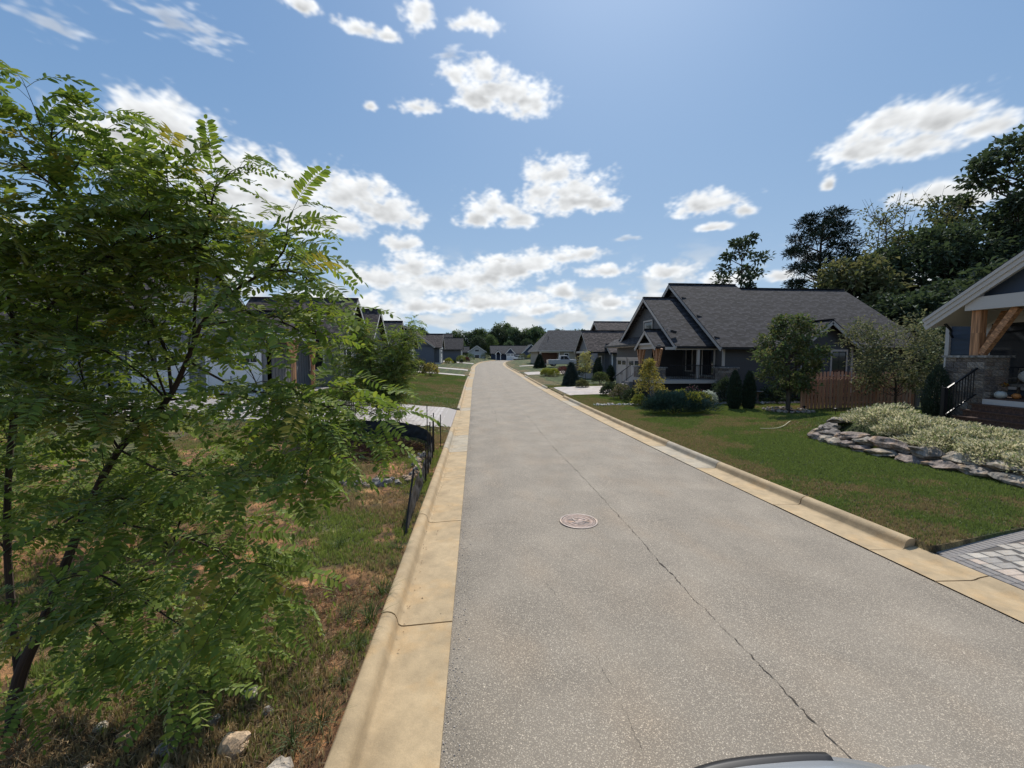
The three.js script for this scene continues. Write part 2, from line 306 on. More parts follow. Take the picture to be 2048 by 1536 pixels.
// ---------- terrain ----------
function axis(list) { const o = []; for (const [a, b, s] of list) for (let x = a; x < b - 1e-6; x += s) o.push(+x.toFixed(4)); return o; }
{
  const sC = [...axis([[-420, -60, 20], [-60, -24, 3], [-24, -8, .5], [-8, KL - .01, .16]]), KL - .001, KL + .09, 2.8, KR - .09, KR + .001, ...axis([[KR + .1, 16, .18], [16, 40, .8], [40, 80, 4], [80, 460, 20]]), 460];
  const dR = [...axis([[-60, -4, 2], [-4, 26, .25], [26, 60, .8], [60, 140, 2], [140, 300, 8], [300, 900, 40]]), 900, 5.46, 5.49, 17.76, 17.8, 23.98, 24.02].sort((a, b) => a - b);
  const pos = [], uv = [], idx = [], col = []; const nC = sC.length;
  for (const d of dR) for (const s of sC) {
    const x = s + bend(d), z = -d - (s > KR ? .2 * clamp(s - KR, 0, 4) * smooth(2, 5, d) * smooth(10, 6, d) : 0); const cut = (s > KR && x < 11.6 && d < 5.48 && d > -.6) || (s < KL && x > -22 && d > 17.78 && d < 24.0) ? .12 : 0; const y = lot(x, z) - cut - (s < KL || s > KR ? .012 : 0); pos.push(x, y, z); uv.push(x / 2.2, z / 2.2);
    const n = fbm(x * .22, 3, z * .22, 4), n2 = fbm(x * .9, 8, z * .9, 3);
    let c = [.060, .085, .022];
    if (s < KL && d < 17) {                                     // rough plot: red clay, straw and weeds in patches
      const k = smooth(-.12, .1, n + n2 * .5), clay = smooth(-.02, .13, fbm(x * .7 + 9, 2, z * .7, 4));
      c = [mix(.24, .125, k), mix(.165, .13, k), mix(.09, .045, k)];
      c = [mix(c[0], .42, clay * .85), mix(c[1], .20, clay * .85), mix(c[2], .09, clay * .85)];
    } else if (Math.abs(s) < 60) {
      const dry = smooth(.0, .22, n * .6 + n2 * .5 + (s > KR ? .20 * smooth(2.2, .2, s - KR) : .06 * smooth(1.6, .2, KL - s)));
      c = [mix(.060, .17, dry), mix(.085, .125, dry), mix(.022, .055, dry)];
    }
    col.push(...c);
  }
  for (let j = 0; j < dR.length - 1; j++) for (let i = 0; i < nC - 1; i++) { const a = j * nC + i, b = a + nC; idx.push(a, a + 1, b, b, a + 1, b + 1); }
  structure('ground', rawGeo(pos, idx, uv, col), Std({ vertexColors: true, map: turfMap, bumpMap: turfMap, bumpScale: .03, roughness: 1, color: lin(3.1, 3.1, 3.1) }));
}
// ---------- street ----------
const dLine = axis([[-50, -3, 2], [-3, 30, .25], [30, 120, 1], [120, 238, 4]]);
{
  const pos = [], uv = [], idx = [], col = []; const S = axis([[EL, ER, .2]]); S.push(ER); const n = S.length;
  for (const d of dLine) for (const s of S) { const x = s + bend(d); const crown = .055 * (1 - ((s - 2.82) / 3.1) ** 2); pos.push(x, prof(d) + crown * .8 - .012 + .004 * fbm(x, 1, d, 2), -d); uv.push(x, d); const st = fbm(x * .9, 4, d * .22, 4) * .5 + fbm(x * 2.2, 9, d * 1.6, 4) * .45; const lane = .05 * (Math.exp(-(((s - 1.4) / .35) ** 2)) + Math.exp(-(((s - 3.1) / .35) ** 2)) + Math.exp(-(((s - 4.6) / .35) ** 2))); const grime = .16 * smooth(.5, 0, s - EL) * clamp(.6 + fbm(x * 3, 2, d * 1.3, 3) * 2); const v = .98 + st * .32 + lane - grime; const pk = clamp(fbm(x * 1.4 + 7, 3, d * .8, 3) * 2.2) * .06; col.push(v * (1 + pk), v, v * (1 - pk)); }
  for (let j = 0; j < dLine.length - 1; j++) for (let i = 0; i < n - 1; i++) { const a = j * n + i, b = a + n; idx.push(a, a + 1, b, b, a + 1, b + 1); }
  structure('road', rawGeo(pos, idx, uv, col), M.asphalt);
}
const roadY = (x, z) => { const s = x - bend(-z); return prof(-z) + .055 * .8 * (1 - ((s - 2.82) / 3.1) ** 2) - .012; };
// kerb and gutter, cast in lengths with open joints
const PROF_UP = [[0, .002], [.50, -.022], [.545, -.02], [.575, .0], [.592, .07], [.612, .112], [.65, .138], [.69, .146], [.735, .142], [.755, .128], [.76, .10], [.76, -.25]];
const PROF_LOW = [[0, .002], [.50, -.012], [.545, -.008], [.575, .0], [.592, .008], [.612, .014], [.65, .022], [.69, .028], [.735, .034], [.755, .036], [.76, .03], [.76, -.25]];
const PROF_ROLL = PROF_UP;
function kerbRun(side, cuts, drops, name) {
  const run = structure(name, null);
  for (let c = 0; c < cuts.length - 1; c++) {
    const low = drops.some(([a, b]) => (cuts[c] + cuts[c + 1]) / 2 > a && (cuts[c] + cuts[c + 1]) / 2 < b);
    const P = low ? PROF_LOW : PROF_UP; const g = .006 + .004 * ((c * 7) % 3);
    const a = cuts[c] + g, b = cuts[c + 1] - g; const n = Math.max(1, Math.ceil((b - a) / 1.6));
    const pos = [], uv = [], idx = []; const k = P.length; const w = P.map((p, i) => i ? Math.hypot(p[0] - P[i - 1][0], p[1] - P[i - 1][1]) : 0); let acc = 0; const U = w.map(v => acc += v);
    const dy = (((c * 37) % 11) / 11 - .5) * .006;
    for (let j = 0; j <= n; j++) { const d = mix(a, b, j / n); for (let i = 0; i < k; i++) { const s = side < 0 ? EL - P[i][0] : ER + P[i][0]; const wob = i > 3 && i < 10 ? .003 * fbm(d * 2, c, i * .3, 2) : 0; pos.push(s + bend(d), prof(d) + P[i][1] + dy + wob + .004, -d); uv.push(U[i], d + c * 1.37); } }
    for (let j = 0; j < n; j++) for (let i = 0; i < k - 1; i++) { const q = j * k + i, r = q + k; side < 0 ? idx.push(q, q + 1, r, r, q + 1, r + 1) : idx.push(q, r, q + 1, r, r + 1, q + 1); }
    // end faces
    for (const j of [0, n]) { const o = pos.length / 3; for (let i = 0; i < k - 1; i++) { const q = (j * k + i) * 3; pos.push(pos[q], pos[q + 1], pos[q + 2]); uv.push(P[i][0], P[i][1]); } for (let i = 0; i < k - 1; i++) { const q = (j * k + i) * 3; pos.push(pos[q], prof(mix(a, b, j / n)) - .25, pos[q + 2]); uv.push(P[i][0], -.25); } for (let i = 0; i < k - 2; i++) { const A = o + i, B = o + i + 1, C = A + k - 1, D = B + k - 1; (j === 0) === (side < 0) ? idx.push(A, B, C, B, D, C) : idx.push(A, C, B, B, C, D); } }
    part(run, 'kerb_length', rawGeo(pos, idx, uv), (c % 5 === 3) ? M.kerbGrey : M.kerb);
  }
}
function cutsFrom(a, b, step, extra) { const o = []; for (let d = a; d < b; d += step) o.push(d); const all = [...o.filter(d => !extra.some(e => Math.abs(e - d) < .5)), ...extra].sort((p, q) => p - q); return all; }
kerbRun(-1, cutsFrom(-40.5, 205, 3.0, [17.7, 24.1, 55.2, 57.6, 69.5, 73.6, 103, 109]), [[17.7, 24.1], [55.2, 57.6], [69.5, 73.6], [103, 109]], 'kerb');
kerbRun(1, cutsFrom(-40.2, 205, 3.0, [-.8, 5.72, 30.9, 38.1, 57.2, 63.9]), [[-.8, 5.72], [30.9, 38.1], [57.2, 63.9]], 'kerb');
// cracks: ragged dark openings in the surfacing
{
  const r = rng(12); const mat = Std({ color: lin(.07, .056, .042), roughness: 1 });
  function crack(pts, w, seed) {
    const rr2 = rng(seed); const cv = new THREE.CatmullRomCurve3(pts.map(p => V(p[0], 0, p[1]))); const P = cv.getSpacedPoints(Math.min(1700, Math.ceil(cv.getLength() / .028))); const pos = [], idx = [];
    P.forEach((p, i) => { const t = P[Math.min(i + 1, P.length - 1)].clone().sub(P[Math.max(0, i - 1)]).normalize(); const jx = .03 * fbm(p.x * 3, seed, p.z * 3, 5) * 2 + (rr2() - .5) * .016; const ww = w * (.05 + 1.3 * rr2()) * clamp(.6 + fbm(p.x * 1.6, seed + 5, p.z * 1.6, 4) * 2.4, .3, 1.5); const nx = -t.z, nz = t.x; for (const s of [-1, 1]) { const x = p.x + nx * (jx + s * ww / 2), z = p.z + nz * (jx + s * ww / 2); pos.push(x, roadY(x, z) + .006, z); } });
    for (let i = 0; i < P.length - 1; i++) { const a = i * 2; idx.push(a, a + 1, a + 2, a + 1, a + 3, a + 2); }
    return rawGeo(pos, idx);
  }
  const road = scene.getObjectByName('road');
  part(road, 'crack', crack([[2.62, -1.2], [2.6, -2.2], [2.6, -3.4], [2.56, -5], [2.6, -7.2], [2.62, -10], [2.58, -14], [2.66, -20], [2.6, -27], [2.66, -36], [2.7, -46], [2.6, -56]], .016, 3), mat);
  part(road, 'crack', crack([[-.26, -7.25], [.5, -7.3], [1.1, -7.22], [1.5, -7.2]], .009, 5), mat);
  part(road, 'crack', crack([[2.12, -7.25], [2.6, -7.32], [3.0, -7.05], [3.6, -7.2], [4.4, -7.0]], .006, 6), mat);
  part(road, 'crack', crack([[1.0, -19.5], [1.1, -24], [.9, -27], [1.2, -33]], .016, 7), mat);
  part(road, 'crack', crack([[-.2, -20.5], [.6, -20.2], [1.2, -20.7]], .016, 8), mat);
  part(road, 'crack', crack([[1.2, -2.8], [1.1, -4.2], [.9, -5.2]], .003, 9), mat);
  part(road, 'crack', crack([[3.6, -11], [4.1, -10.6], [4.5, -10.8], [4.4, -11.6]], .006, 10), mat);
  part(road, 'crack', crack([[2.2, -16], [2.1, -18], [1.5, -20], [1.3, -22]], .008, 11), mat);
  part(road, 'crack', crack([[-.1, -36], [.9, -37], [1.9, -36.4]], .05, 13), mat);
  part(road, 'crack', crack([[.2, -58], [1.8, -57.2], [3.2, -58.4]], .06, 14), mat);
  // loose grit along the gutter edge
  const g = [stoneGeo(1, .004, .003, .005), stoneGeo(2, .009, .005, .007)];
  const grit = new THREE.InstancedMesh(g[0], Std({ color: lin(1, 1, 1), roughness: 1 }), 2600); grit.name = 'grit'; grit.userData = { label: 'loose grit and crumbs lying along the edge of the asphalt', category: 'grit', kind: 'stuff' }; shadows(grit);
  const m4 = new THREE.Matrix4(), q = new THREE.Quaternion();
  for (let i = 0; i < 2600; i++) { const left = r() < .75, d = 1 + Math.pow(r(), 1.7) * 24; const s = left ? EL + Math.abs(r() + r() - 1) * .22 + .01 : ER - r() * r() * .2; const x = s + bend(d); q.setFromEuler(new THREE.Euler(r() * 3, r() * 6, 0)); const k = .5 + r() * r() * 1.6; m4.compose(V(x, roadY(x, -d) + .003, -d), q, V(k, k, k)); grit.setMatrixAt(i, m4); const c = .3 + r() * .3; grit.setColorAt(i, lin(c * 1.15, c, c * .85)); }
  scene.add(grit);
}
// manhole cover
{
  const mx = 1.81, mz = -7.19, my = roadY(mx, mz);
  const t = thing('manhole_cover', 'round rusty pink iron manhole cover in the road', 'manhole cover', [mx, my, mz], -.5);
  const iron = Std({ color: lin(.54, .39, .33), roughness: .55, metalness: .25, map: rep(stoneMap, 2, 2), bumpMap: rep(grainBump, 6, 6), bumpScale: .001 }), rim = Std({ color: lin(.78, .64, .56), roughness: .5, metalness: .25, map: rep(stoneMap, 2, 2) });
  const lathe = (pts) => new THREE.LatheGeometry(pts.map(p => new THREE.Vector2(p[0], p[1])), 64);
  part(t, 'frame', lathe([[.335, -.1], [.335, .016], [.332, .02], [.305, .02], [.302, .016], [.302, -.05]]), rim);
  part(t, 'gap', lathe([[.3025, .002], [.295, .002]]), M.black);
  const lid = part(t, 'lid', lathe([[.296, -.05], [.296, .014], [.293, .017], [.262, .017], [.26, .009], [.21, .009], [.207, .016], [.196, .016], [.193, .009], [0, .009]]), iron);
  const arc = (r, a0, a1) => { const p = []; for (let i = 0; i <= 14; i++) { const a = mix(a0, a1, i / 14); p.push(V(Math.cos(a) * r, .011, Math.sin(a) * r)); } return tube(p, .009, 5); };
  for (const [r, a0, a1] of [[.13, .3, 2.2], [.13, 3.4, 5.4], [.07, -.6, 1.4], [.07, 2.6, 4.4]]) part(lid, 'raised_rib', arc(r, a0, a1), rim);
  for (const s of [-1, 1]) { part(lid, 'pick_hole', box(s * .14 - .045, s * .14 + .045, .0095, .0115, -.012, .012), M.black); part(lid, 'raised_rib', beam(V(-.15 * s, .011, -.10), V(.02 * s, .011, .13), .014, .012), rim); }
}
// ---------- driveways ----------
function paverField(parent, cells, mats, limit) {           // cells: [x, z, w, l, turn, tone]; the largest in view one by one, the rest joined
  const base = new THREE.BoxGeometry(1, 1, 1); const bev = (() => { const p = []; return null; })();
  const chamf = (() => { const h = .5, c = .04; const pos = [], idx = []; const ring = (y, k) => { for (const [a, b] of [[-1, -1], [1, -1], [1, 1], [-1, 1]]) pos.push(a * (h - k), y, b * (h - k)); }; ring(-.5, 0); ring(.42, 0); ring(.5, c); for (let r = 0; r < 2; r++) for (let i = 0; i < 4; i++) { const a = r * 4 + i, b = r * 4 + (i + 1) % 4; idx.push(a, a + 4, b, b, a + 4, b + 4); } idx.push(8, 10, 9, 8, 11, 10); const g = rawGeo(pos, idx).toNonIndexed(); g.computeVertexNormals(); const uv = []; const P = g.attributes.position; for (let i = 0; i < P.count; i++) uv.push(P.getX(i), P.getZ(i)); g.setAttribute('uv', new THREE.Float32BufferAttribute(uv, 2)); return g; })();
  const rest = mats.map(() => []); let k = 0;
  for (const [x, z, w, l, turn, tone, y] of cells) {
    if (k++ < limit) { const m = part(parent, 'paver', chamf, mats[tone]); m.position.set(x, y - .03, z); m.scale.set(w, .06, l); m.rotation.y = turn; }
    else { const g = chamf.clone(); g.applyMatrix4(new THREE.Matrix4().compose(V(x, y - .03, z), new THREE.Quaternion().setFromEuler(new THREE.Euler(0, turn, 0)), V(w, .06, l))); rest[tone].push(g); }
  }
  rest.forEach((gs, i) => { if (gs.length) part(parent, 'pavers', mergeGeometries(gs), mats[i], true); });
}
const pvm = [lin(.68, .61, .51), lin(.56, .50, .42), lin(.44, .40, .35), lin(.68, .55, .44), lin(.32, .29, .265)].map(c => Std({ color: c, roughness: .9, map: rep(concreteMap, .9, .9), bumpMap: rep(grainBump, 1, 1), bumpScale: .003 }));
const pvmL = [lin(.66, .60, .55), lin(.60, .53, .48), lin(.54, .48, .44)].map(c => Std({ color: c, roughness: .9, map: rep(concreteMap, .9, .9) }));
function sandBed(name, pts, c, off) { const pos = [], uv = [], idx = []; const n = pts.length; return null; }
{ // paved driveway by the near right kerb
  const t = structure('driveway', null); const r = rng(8);
  const x0 = KR + .012, x1 = 11.6, z0 = -5.42, z1 = .6;
  const cells = []; const yAt = (x, z) => { const e = (x - KR); return prof(-z) + .042 + Math.min(e, 1.5) * .05 + Math.max(0, e - 1.5) * .03; };
  // soldier-course border along the lawn and along the gutter
  for (let x = x0 + .06; x < x1; x += .098) cells.push([x + .05, driveEdge(x) + .10, .1, .205, Math.atan(.2), 4, yAt(x, driveEdge(x) + .1)]);
  for (let z = z0 + .01; z < z1; z += .205) cells.push([x0 + .055 + .0, z + .1, .1, .2, 0, 4, yAt(x0, z)], [x0 + .16, z + .1, .1, .2, 0, 4, yAt(x0 + .1, z)]);
  let row = 0; for (let z = z0 - 1.9 + .235; z < z1; z += .155) { let x = x0 + .22 + (row++ % 3) * 0; const lens = [.155, .23, .31]; while (x < x1) { const l = lens[Math.floor(r() * 3)]; const k = r(); if (z > driveEdge(x + l) + .19) cells.push([x + l / 2, z + .075, l - .008, .147, 0, k < .36 ? 0 : k < .62 ? 1 : k < .82 ? 2 : 3, yAt(x, z) + (r() - .5) * .004]); x += l; } }
  cells.sort((a, b) => Math.hypot(a[0] - 8.2, a[1] + 5) - Math.hypot(b[0] - 8.2, b[1] + 5));
  paverField(t, cells, pvm, 300);
  const pos = [], idx = []; const XS = axis([[x0 - .01, x1, .4]]), ZS = axis([[0, 1.001, .1]]); for (const k of ZS) for (const x of XS) { const z = mix(driveEdge(x) + .02, z1, k); pos.push(x, yAt(x, z) - .014, z); } for (let j = 0; j < ZS.length - 1; j++) for (let i = 0; i < XS.length - 1; i++) { const a = j * XS.length + i, b = a + XS.length; idx.push(a, b, a + 1, b, b + 1, a + 1); }
  part(t, 'joint_sand', rawGeo(pos, idx), Std({ color: lin(.12, .105, .09), roughness: 1 }));
}
{ // paved driveway to the house behind the locust tree
  const t = structure('driveway', null); const r = rng(18); const cells = [];
  const z0 = -24.0, z1 = -17.8; const yAt = (x, z) => lot(x, z) + .02 * smooth(KL, KL - .6, x) + .012 - .09 * smooth(KL - .7, KL, x);
  for (let z = z0; z < z1; z += .205) cells.push([KL - .06, z + .1, .1, .2, 0, 2, yAt(KL - .06, z)], [KL - .165, z + .1, .1, .2, 0, 2, yAt(KL - .16, z)]);
  for (let x = KL - .23; x > -22; ) { const w = .2; let z = z0 + r() * .1; while (z < z1) { const l = [.15, .2, .3][Math.floor(r() * 3)]; if (!(x < -11.2 && z < -25)) cells.push([x - w / 2, z + l / 2, w - .008, l - .008, 0, r() < .5 ? 0 : r() < .7 ? 1 : 2, yAt(x, z) + (r() - .5) * .004]); z += l; } x -= w; }
  paverField(t, cells, pvmL, 300);
  const pos = [], idx = []; const XS = axis([[-22, KL - .01, .5]]), ZS = axis([[z0, z1 + .01, .5]]); XS.push(KL - .005); for (const z of ZS) for (const x of XS) pos.push(x, yAt(x, z) - .012, z); for (let j = 0; j < ZS.length - 1; j++) for (let i = 0; i < XS.length - 1; i++) { const a = j * XS.length + i, b = a + XS.length; idx.push(a, b, a + 1, b, b + 1, a + 1); }
  part(t, 'joint_sand', rawGeo(pos, idx), Std({ color: lin(.40, .36, .32), roughness: 1 }));
}
function strip(d0, d1, x0, x1, flare = 0) {                 // plain concrete driveway laid on the lot
  const t = structure('driveway', null); const pos = [], uv = [], idx = []; const n = 26, m = 6;
  for (let i = 0; i <= n; i++) { const s = mix(x0, x1, i / n); const f = flare * smooth(.3, 1, i / n); for (let j = 0; j <= m; j++) { const d = mix(d0 - f, d1 + f, j / m); const x = s + bend(d); const edge = Math.min(Math.abs(s - KL), Math.abs(s - KR)); pos.push(x, lot(x + (s > 0 ? .01 : -.01), -d) + .025 - .115 * smooth(.7, 0, edge), -d); uv.push(x, d); } }
  for (let i = 0; i < n; i++) for (let j = 0; j < m; j++) { const a = i * (m + 1) + j, b = a + m + 1; x1 > x0 ? idx.push(a, b, a + 1, b, b + 1, a + 1) : idx.push(a, a + 1, b, b, a + 1, b + 1); }
  part(t, 'slab', rawGeo(pos, idx, uv), M.drive);
}
strip(55.3, 57.5, KL, -12); strip(69.6, 73.5, KL, -14); strip(103.2, 108.8, KL, -9, 1);
strip(31.1, 37.9, KR, 13.1); strip(57.4, 63.7, KR, 13.3); strip(84, 87.5, KR + 2, 14);
// ---------- building kit ----------
const UP = V(0, 1, 0);
function convexSpan(pts, u, o, y) {                             // horizontal extent of a convex upright polygon at height y
  let a = 1e9, b = -1e9; const n = pts.length;
  for (let i = 0; i < n; i++) { const p = pts[i], q = pts[(i + 1) % n]; if ((p.y - y) * (q.y - y) > 0 || p.y === q.y) continue; const t = (y - p.y) / (q.y - p.y); const s = mix(p.clone().sub(o).dot(u), q.clone().sub(o).dot(u), t); a = Math.min(a, s); b = Math.max(b, s); }
  return [a, b];
}
const wedge = (() => { const p = [-.5, 0, 0, .5, 0, 0, .5, 0, 1, -.5, 0, 1, -.5, 1, 0, .5, 1, 0, .5, 1, .35, -.5, 1, .35]; const i = [0, 1, 2, 0, 2, 3, 3, 2, 6, 3, 6, 7, 7, 6, 5, 7, 5, 4, 0, 3, 7, 0, 7, 4, 1, 5, 6, 1, 6, 2]; const g = rawGeo(p, i).toNonIndexed(); g.computeVertexNormals(); const uv = []; const P = g.attributes.position; for (let k = 0; k < P.count; k++) uv.push(P.getX(k), P.getY(k)); g.setAttribute('uv', new THREE.Float32BufferAttribute(uv, 2)); return g; })();
// wall: a solid panel; 'lap' adds overlapping boards one by one, 'batten' adds upright battens
function wall(t, pts, normal, m, opt = {}) {
  const n = normal.clone().normalize(); const u = UP.clone().cross(n).normalize();
  const c = V(0, 0, 0); for (let i = 1; i < pts.length - 1; i++) c.add(pts[i].clone().sub(pts[0]).cross(pts[i + 1].clone().sub(pts[0])));
  const P = c.dot(n) < 0 ? pts.slice().reverse() : pts;
  const o = P[0]; const w = part(t, opt.name || 'wall', slab(P, .16), m.wall || m);
  const y0 = Math.min(...P.map(p => p.y)), y1 = Math.max(...P.map(p => p.y));
  if (opt.lap) for (let y = y0, k = 0; y < y1 - .05; y += opt.lap, k++) {
    const [a, b] = convexSpan(P, u, o, Math.min(y + opt.lap * .55, y1 - .01)); if (b - a < .12) continue;
    const brd = part(w, 'siding_board', wedge, m.boards[(k * 7 + (k >> 1)) % m.boards.length]);
    const X = u.clone(), Y = UP, Z = n; brd.matrixAutoUpdate = true;
    brd.quaternion.setFromRotationMatrix(new THREE.Matrix4().makeBasis(X, Y, Z)); brd.scale.set(b - a, Math.min(opt.lap + .012, y1 - y), .026);
    brd.position.copy(o.clone().addScaledVector(u, (a + b) / 2)); brd.position.y = y; brd.position.addScaledVector(n, .001);
  }
  if (opt.batten) { const us = P.map(p => p.clone().sub(o).dot(u)); const a = Math.min(...us), b = Math.max(...us); for (let s = a + .2; s < b; s += opt.batten) { // height of the polygon over s
      let lo = 1e9, hi = -1e9; for (let i = 0; i < P.length; i++) { const p = P[i], q = P[(i + 1) % P.length]; const sp = p.clone().sub(o).dot(u), sq = q.clone().sub(o).dot(u); if ((sp - s) * (sq - s) > 0 || sp === sq) continue; const y = mix(p.y, q.y, (s - sp) / (sq - sp)); lo = Math.min(lo, y); hi = Math.max(hi, y); }
      if (hi - lo > .2) { const A = o.clone().addScaledVector(u, s).addScaledVector(n, .012); A.y = lo; const B = A.clone(); B.y = hi; part(w, 'batten', beam(A, B, .06, .024, n), m.batten || m); } } }
  return w;
}
function gable(t, q) {                                           // gable roof; axis along x or z
  const P = (a, b, y) => q.axis === 'x' ? V(a, y, b) : V(b, y, a);
  const { r0, r1, c, yR, n, yN, f, yF, m, th = .16, trim = M.trim } = q;
  const near = [P(r0, n, yN), P(r1, n, yN), P(r1, c, yR), P(r0, c, yR)], far = [P(r0, c, yR), P(r1, c, yR), P(r1, f, yF), P(r0, f, yF)];
  for (const s of [near, far]) { const nn = s[1].clone().sub(s[0]).cross(s[2].clone().sub(s[0])); let pts = s; if (nn.y < 0) pts = [s[1], s[0], s[3], s[2]]; if (s === far) pts = nn.y < 0 ? [s[2], s[3], s[0], s[1]].reverse() : [s[2], s[3], s[0], s[1]];
    const n2 = pts[1].clone().sub(pts[0]).cross(pts[2].clone().sub(pts[0])); if (n2.y < 0) pts = [pts[1], pts[0], pts[3], pts[2]];
    if (q.skip !== (s === near ? 'near' : 'far')) part(t, 'roof_slope', slab(pts, .05), m); }
  const dn = .05; const down = p => p.clone().add(V(0, -dn - .115, 0));
  for (const [r, on] of [[r0, q.rake0 !== false], [r1, q.rake1 !== false]]) if (on) {
    const k = r === r0 ? .03 : -.03;
    for (const [e, y] of [[n, yN], [f, yF]]) { if (q.skip === (e === n ? 'near' : 'far')) continue; part(t, 'rake_board', beam(down(P(r + k, e, y)), down(P(r + k, c, yR)), .045, .24), trim); if (q.doubleRake) part(t, 'rake_trim', beam(P(r + k * -.4, e, y - .1), P(r + k * -.4, c, yR - .1), .03, .09), trim); }
  }
  if (q.skip !== 'near') part(t, 'gutter', beam(P(r0 + .02, n, yN - .09), P(r1 - .02, n, yN - .09), .1, .13), q.gutter || M.black);
  if (q.skip !== 'far') part(t, 'gutter', beam(P(r0 + .02, f, yF - .09), P(r1 - .02, f, yF - .09), .1, .13), q.gutter || M.black);
  part(t, 'ridge_cap', beam(P(r0, c, yR + .02), P(r1, c, yR + .02), .26, .04), m);
}
// window on a wall: frame with panes and bars; at = centre on the wall face, n = outward normal
function windowUnit(t, at, n, w, h, opt = {}) {
  const u = UP.clone().cross(n).normalize(); const mB = new THREE.Matrix4().makeBasis(u, UP, n); mB.setPosition(at.clone().addScaledVector(n, .03));
  const g = (x0, x1, y0, y1, z0, z1) => { const b = box(x0, x1, y0, y1, z0, z1); b.applyMatrix4(mB); return b; };
  const tr = opt.trim || M.trim, sash = opt.sash || M.black, k = opt.k ?? .1;
  const fr = part(t, 'window', mergeGeometries([g(-w / 2 - k, w / 2 + k, h / 2, h / 2 + k * 1.3, -.02, .035), g(-w / 2 - k, -w / 2, -h / 2, h / 2, -.02, .03), g(w / 2, w / 2 + k, -h / 2, h / 2, -.02, .03), g(-w / 2 - k * 1.2, w / 2 + k * 1.2, -h / 2 - k * .8, -h / 2, -.02, .06)]), tr);
  part(fr, 'sash', mergeGeometries([g(-w / 2, w / 2, h / 2 - .05, h / 2, 0, .02), g(-w / 2, w / 2, -h / 2, -h / 2 + .06, 0, .02), g(-w / 2, -w / 2 + .05, -h / 2 + .06, h / 2 - .05, 0, .02), g(w / 2 - .05, w / 2, -h / 2 + .06, h / 2 - .05, 0, .02)]), sash);
  const cols = opt.cols || 1, rows = opt.rows || 2;
  for (let i = 0; i < cols; i++) for (let j = 0; j < rows; j++) { const iw = w - .1, ih = h - .11; part(fr, 'pane', g(-w / 2 + .05 + iw * i / cols + .012, -w / 2 + .05 + iw * (i + 1) / cols - .012, -h / 2 + .06 + ih * j / rows + .012, -h / 2 + .06 + ih * (j + 1) / rows - .012, .001, .008), opt.glass || M.glass); }
  part(fr, 'glazing_bar', mergeGeometries([...Array(cols - 1).keys()].map(i => g(-w / 2 + .05 + (w - .1) * (i + 1) / cols - .013, -w / 2 + .05 + (w - .1) * (i + 1) / cols + .013, -h / 2 + .06, h / 2 - .05, .0, .016)).concat([...Array(Math.max(0, rows - 1)).keys()].map(j => g(-w / 2 + .05, w / 2 - .05, -h / 2 + .06 + (h - .11) * (j + 1) / rows - .014, -h / 2 + .06 + (h - .11) * (j + 1) / rows + .014, .002, .018))).concat([g(-w / 2 + .01, -w / 2 + .02, -h / 2, -h / 2 + .02, 0, .012)])), sash);
  if (opt.blind) part(fr, 'blind', g(-w / 2 + .06, w / 2 - .06, h / 2 - .06 - h * opt.blind, h / 2 - .06, -.006, -.001), M.white);
  return fr;
}
function garageDoor(t, at, n, w, h, m, trim, opt = {}) {         // at = middle of the sill on the wall face
  const u = UP.clone().cross(n).normalize(); const mB = new THREE.Matrix4().makeBasis(u, UP, n); mB.setPosition(at.clone().addScaledVector(n, .03));
  const g = (x0, x1, y0, y1, z0, z1) => { const b = box(x0, x1, y0, y1, z0, z1); b.applyMatrix4(mB); return b; };
  const d = part(t, 'garage_door', g(-w / 2, w / 2, 0, h, -.02, .02), m);
  part(d, 'trim', mergeGeometries([g(-w / 2 - .12, -w / 2, 0, h, -.02, .06), g(w / 2, w / 2 + .12, 0, h, -.02, .06), g(-w / 2 - .14, w / 2 + .14, h, h + .17, -.02, .07)]), trim);
  const k = opt.panels || 2, pw = w / k;
  for (let i = 0; i < k; i++) {
    const x0 = -w / 2 + i * pw;
    part(d, 'panel_frame', mergeGeometries([g(x0 + .02, x0 + .11, .03, h - .03, .02, .034), g(x0 + pw - .11, x0 + pw - .02, .03, h - .03, .02, .034), g(x0 + .11, x0 + pw - .11, .03, .14, .02, .033), g(x0 + .11, x0 + pw - .11, h - .62, h - .52, .02, .033), g(x0 + .11, x0 + pw - .11, h - .12, h - .03, .02, .033)]), m);
    const nl = opt.lights || 3; for (let j = 0; j < nl; j++) { const a = x0 + .13 + (pw - .26) * j / nl, b = x0 + .13 + (pw - .26) * (j + 1) / nl; part(d, 'pane', g(a + .015, b - .015, h - .5, h - .14, .02, .026), M.glass); }
    part(d, 'handle', g(x0 + (i % 2 ? .16 : pw - .19), x0 + (i % 2 ? .19 : pw - .16), h * .38, h * .38 + .22, .034, .06), M.black);
  }
  return d;
}
const stoneMats = [lin(.46, .39, .33), lin(.60, .52, .44), lin(.36, .31, .28), lin(.52, .41, .33), lin(.68, .60, .52)].map(c => Std({ color: c, roughness: .92, map: rep(stoneMap, 1.6, 1.6), bumpMap: rep(stoneMap, 2, 2), bumpScale: .012 }));
const mortar = Std({ color: lin(.17, .155, .14), roughness: 1 });
const blockGeo = [0, 1, 2].map(s => { const g = new THREE.BoxGeometry(1, 1, 1, 3, 3, 1); const p = g.attributes.position, r = rng(s + 70); for (let i = 0; i < p.count; i++) if (p.getZ(i) > 0) { const e = Math.max(Math.abs(p.getX(i)), Math.abs(p.getY(i))) > .45; p.setZ(i, p.getZ(i) + (e ? -.3 : .1) + (fbm(p.getX(i) * 3 + s * 7, p.getY(i) * 3, s, 2)) * .9); } g.computeVertexNormals(); return g; });
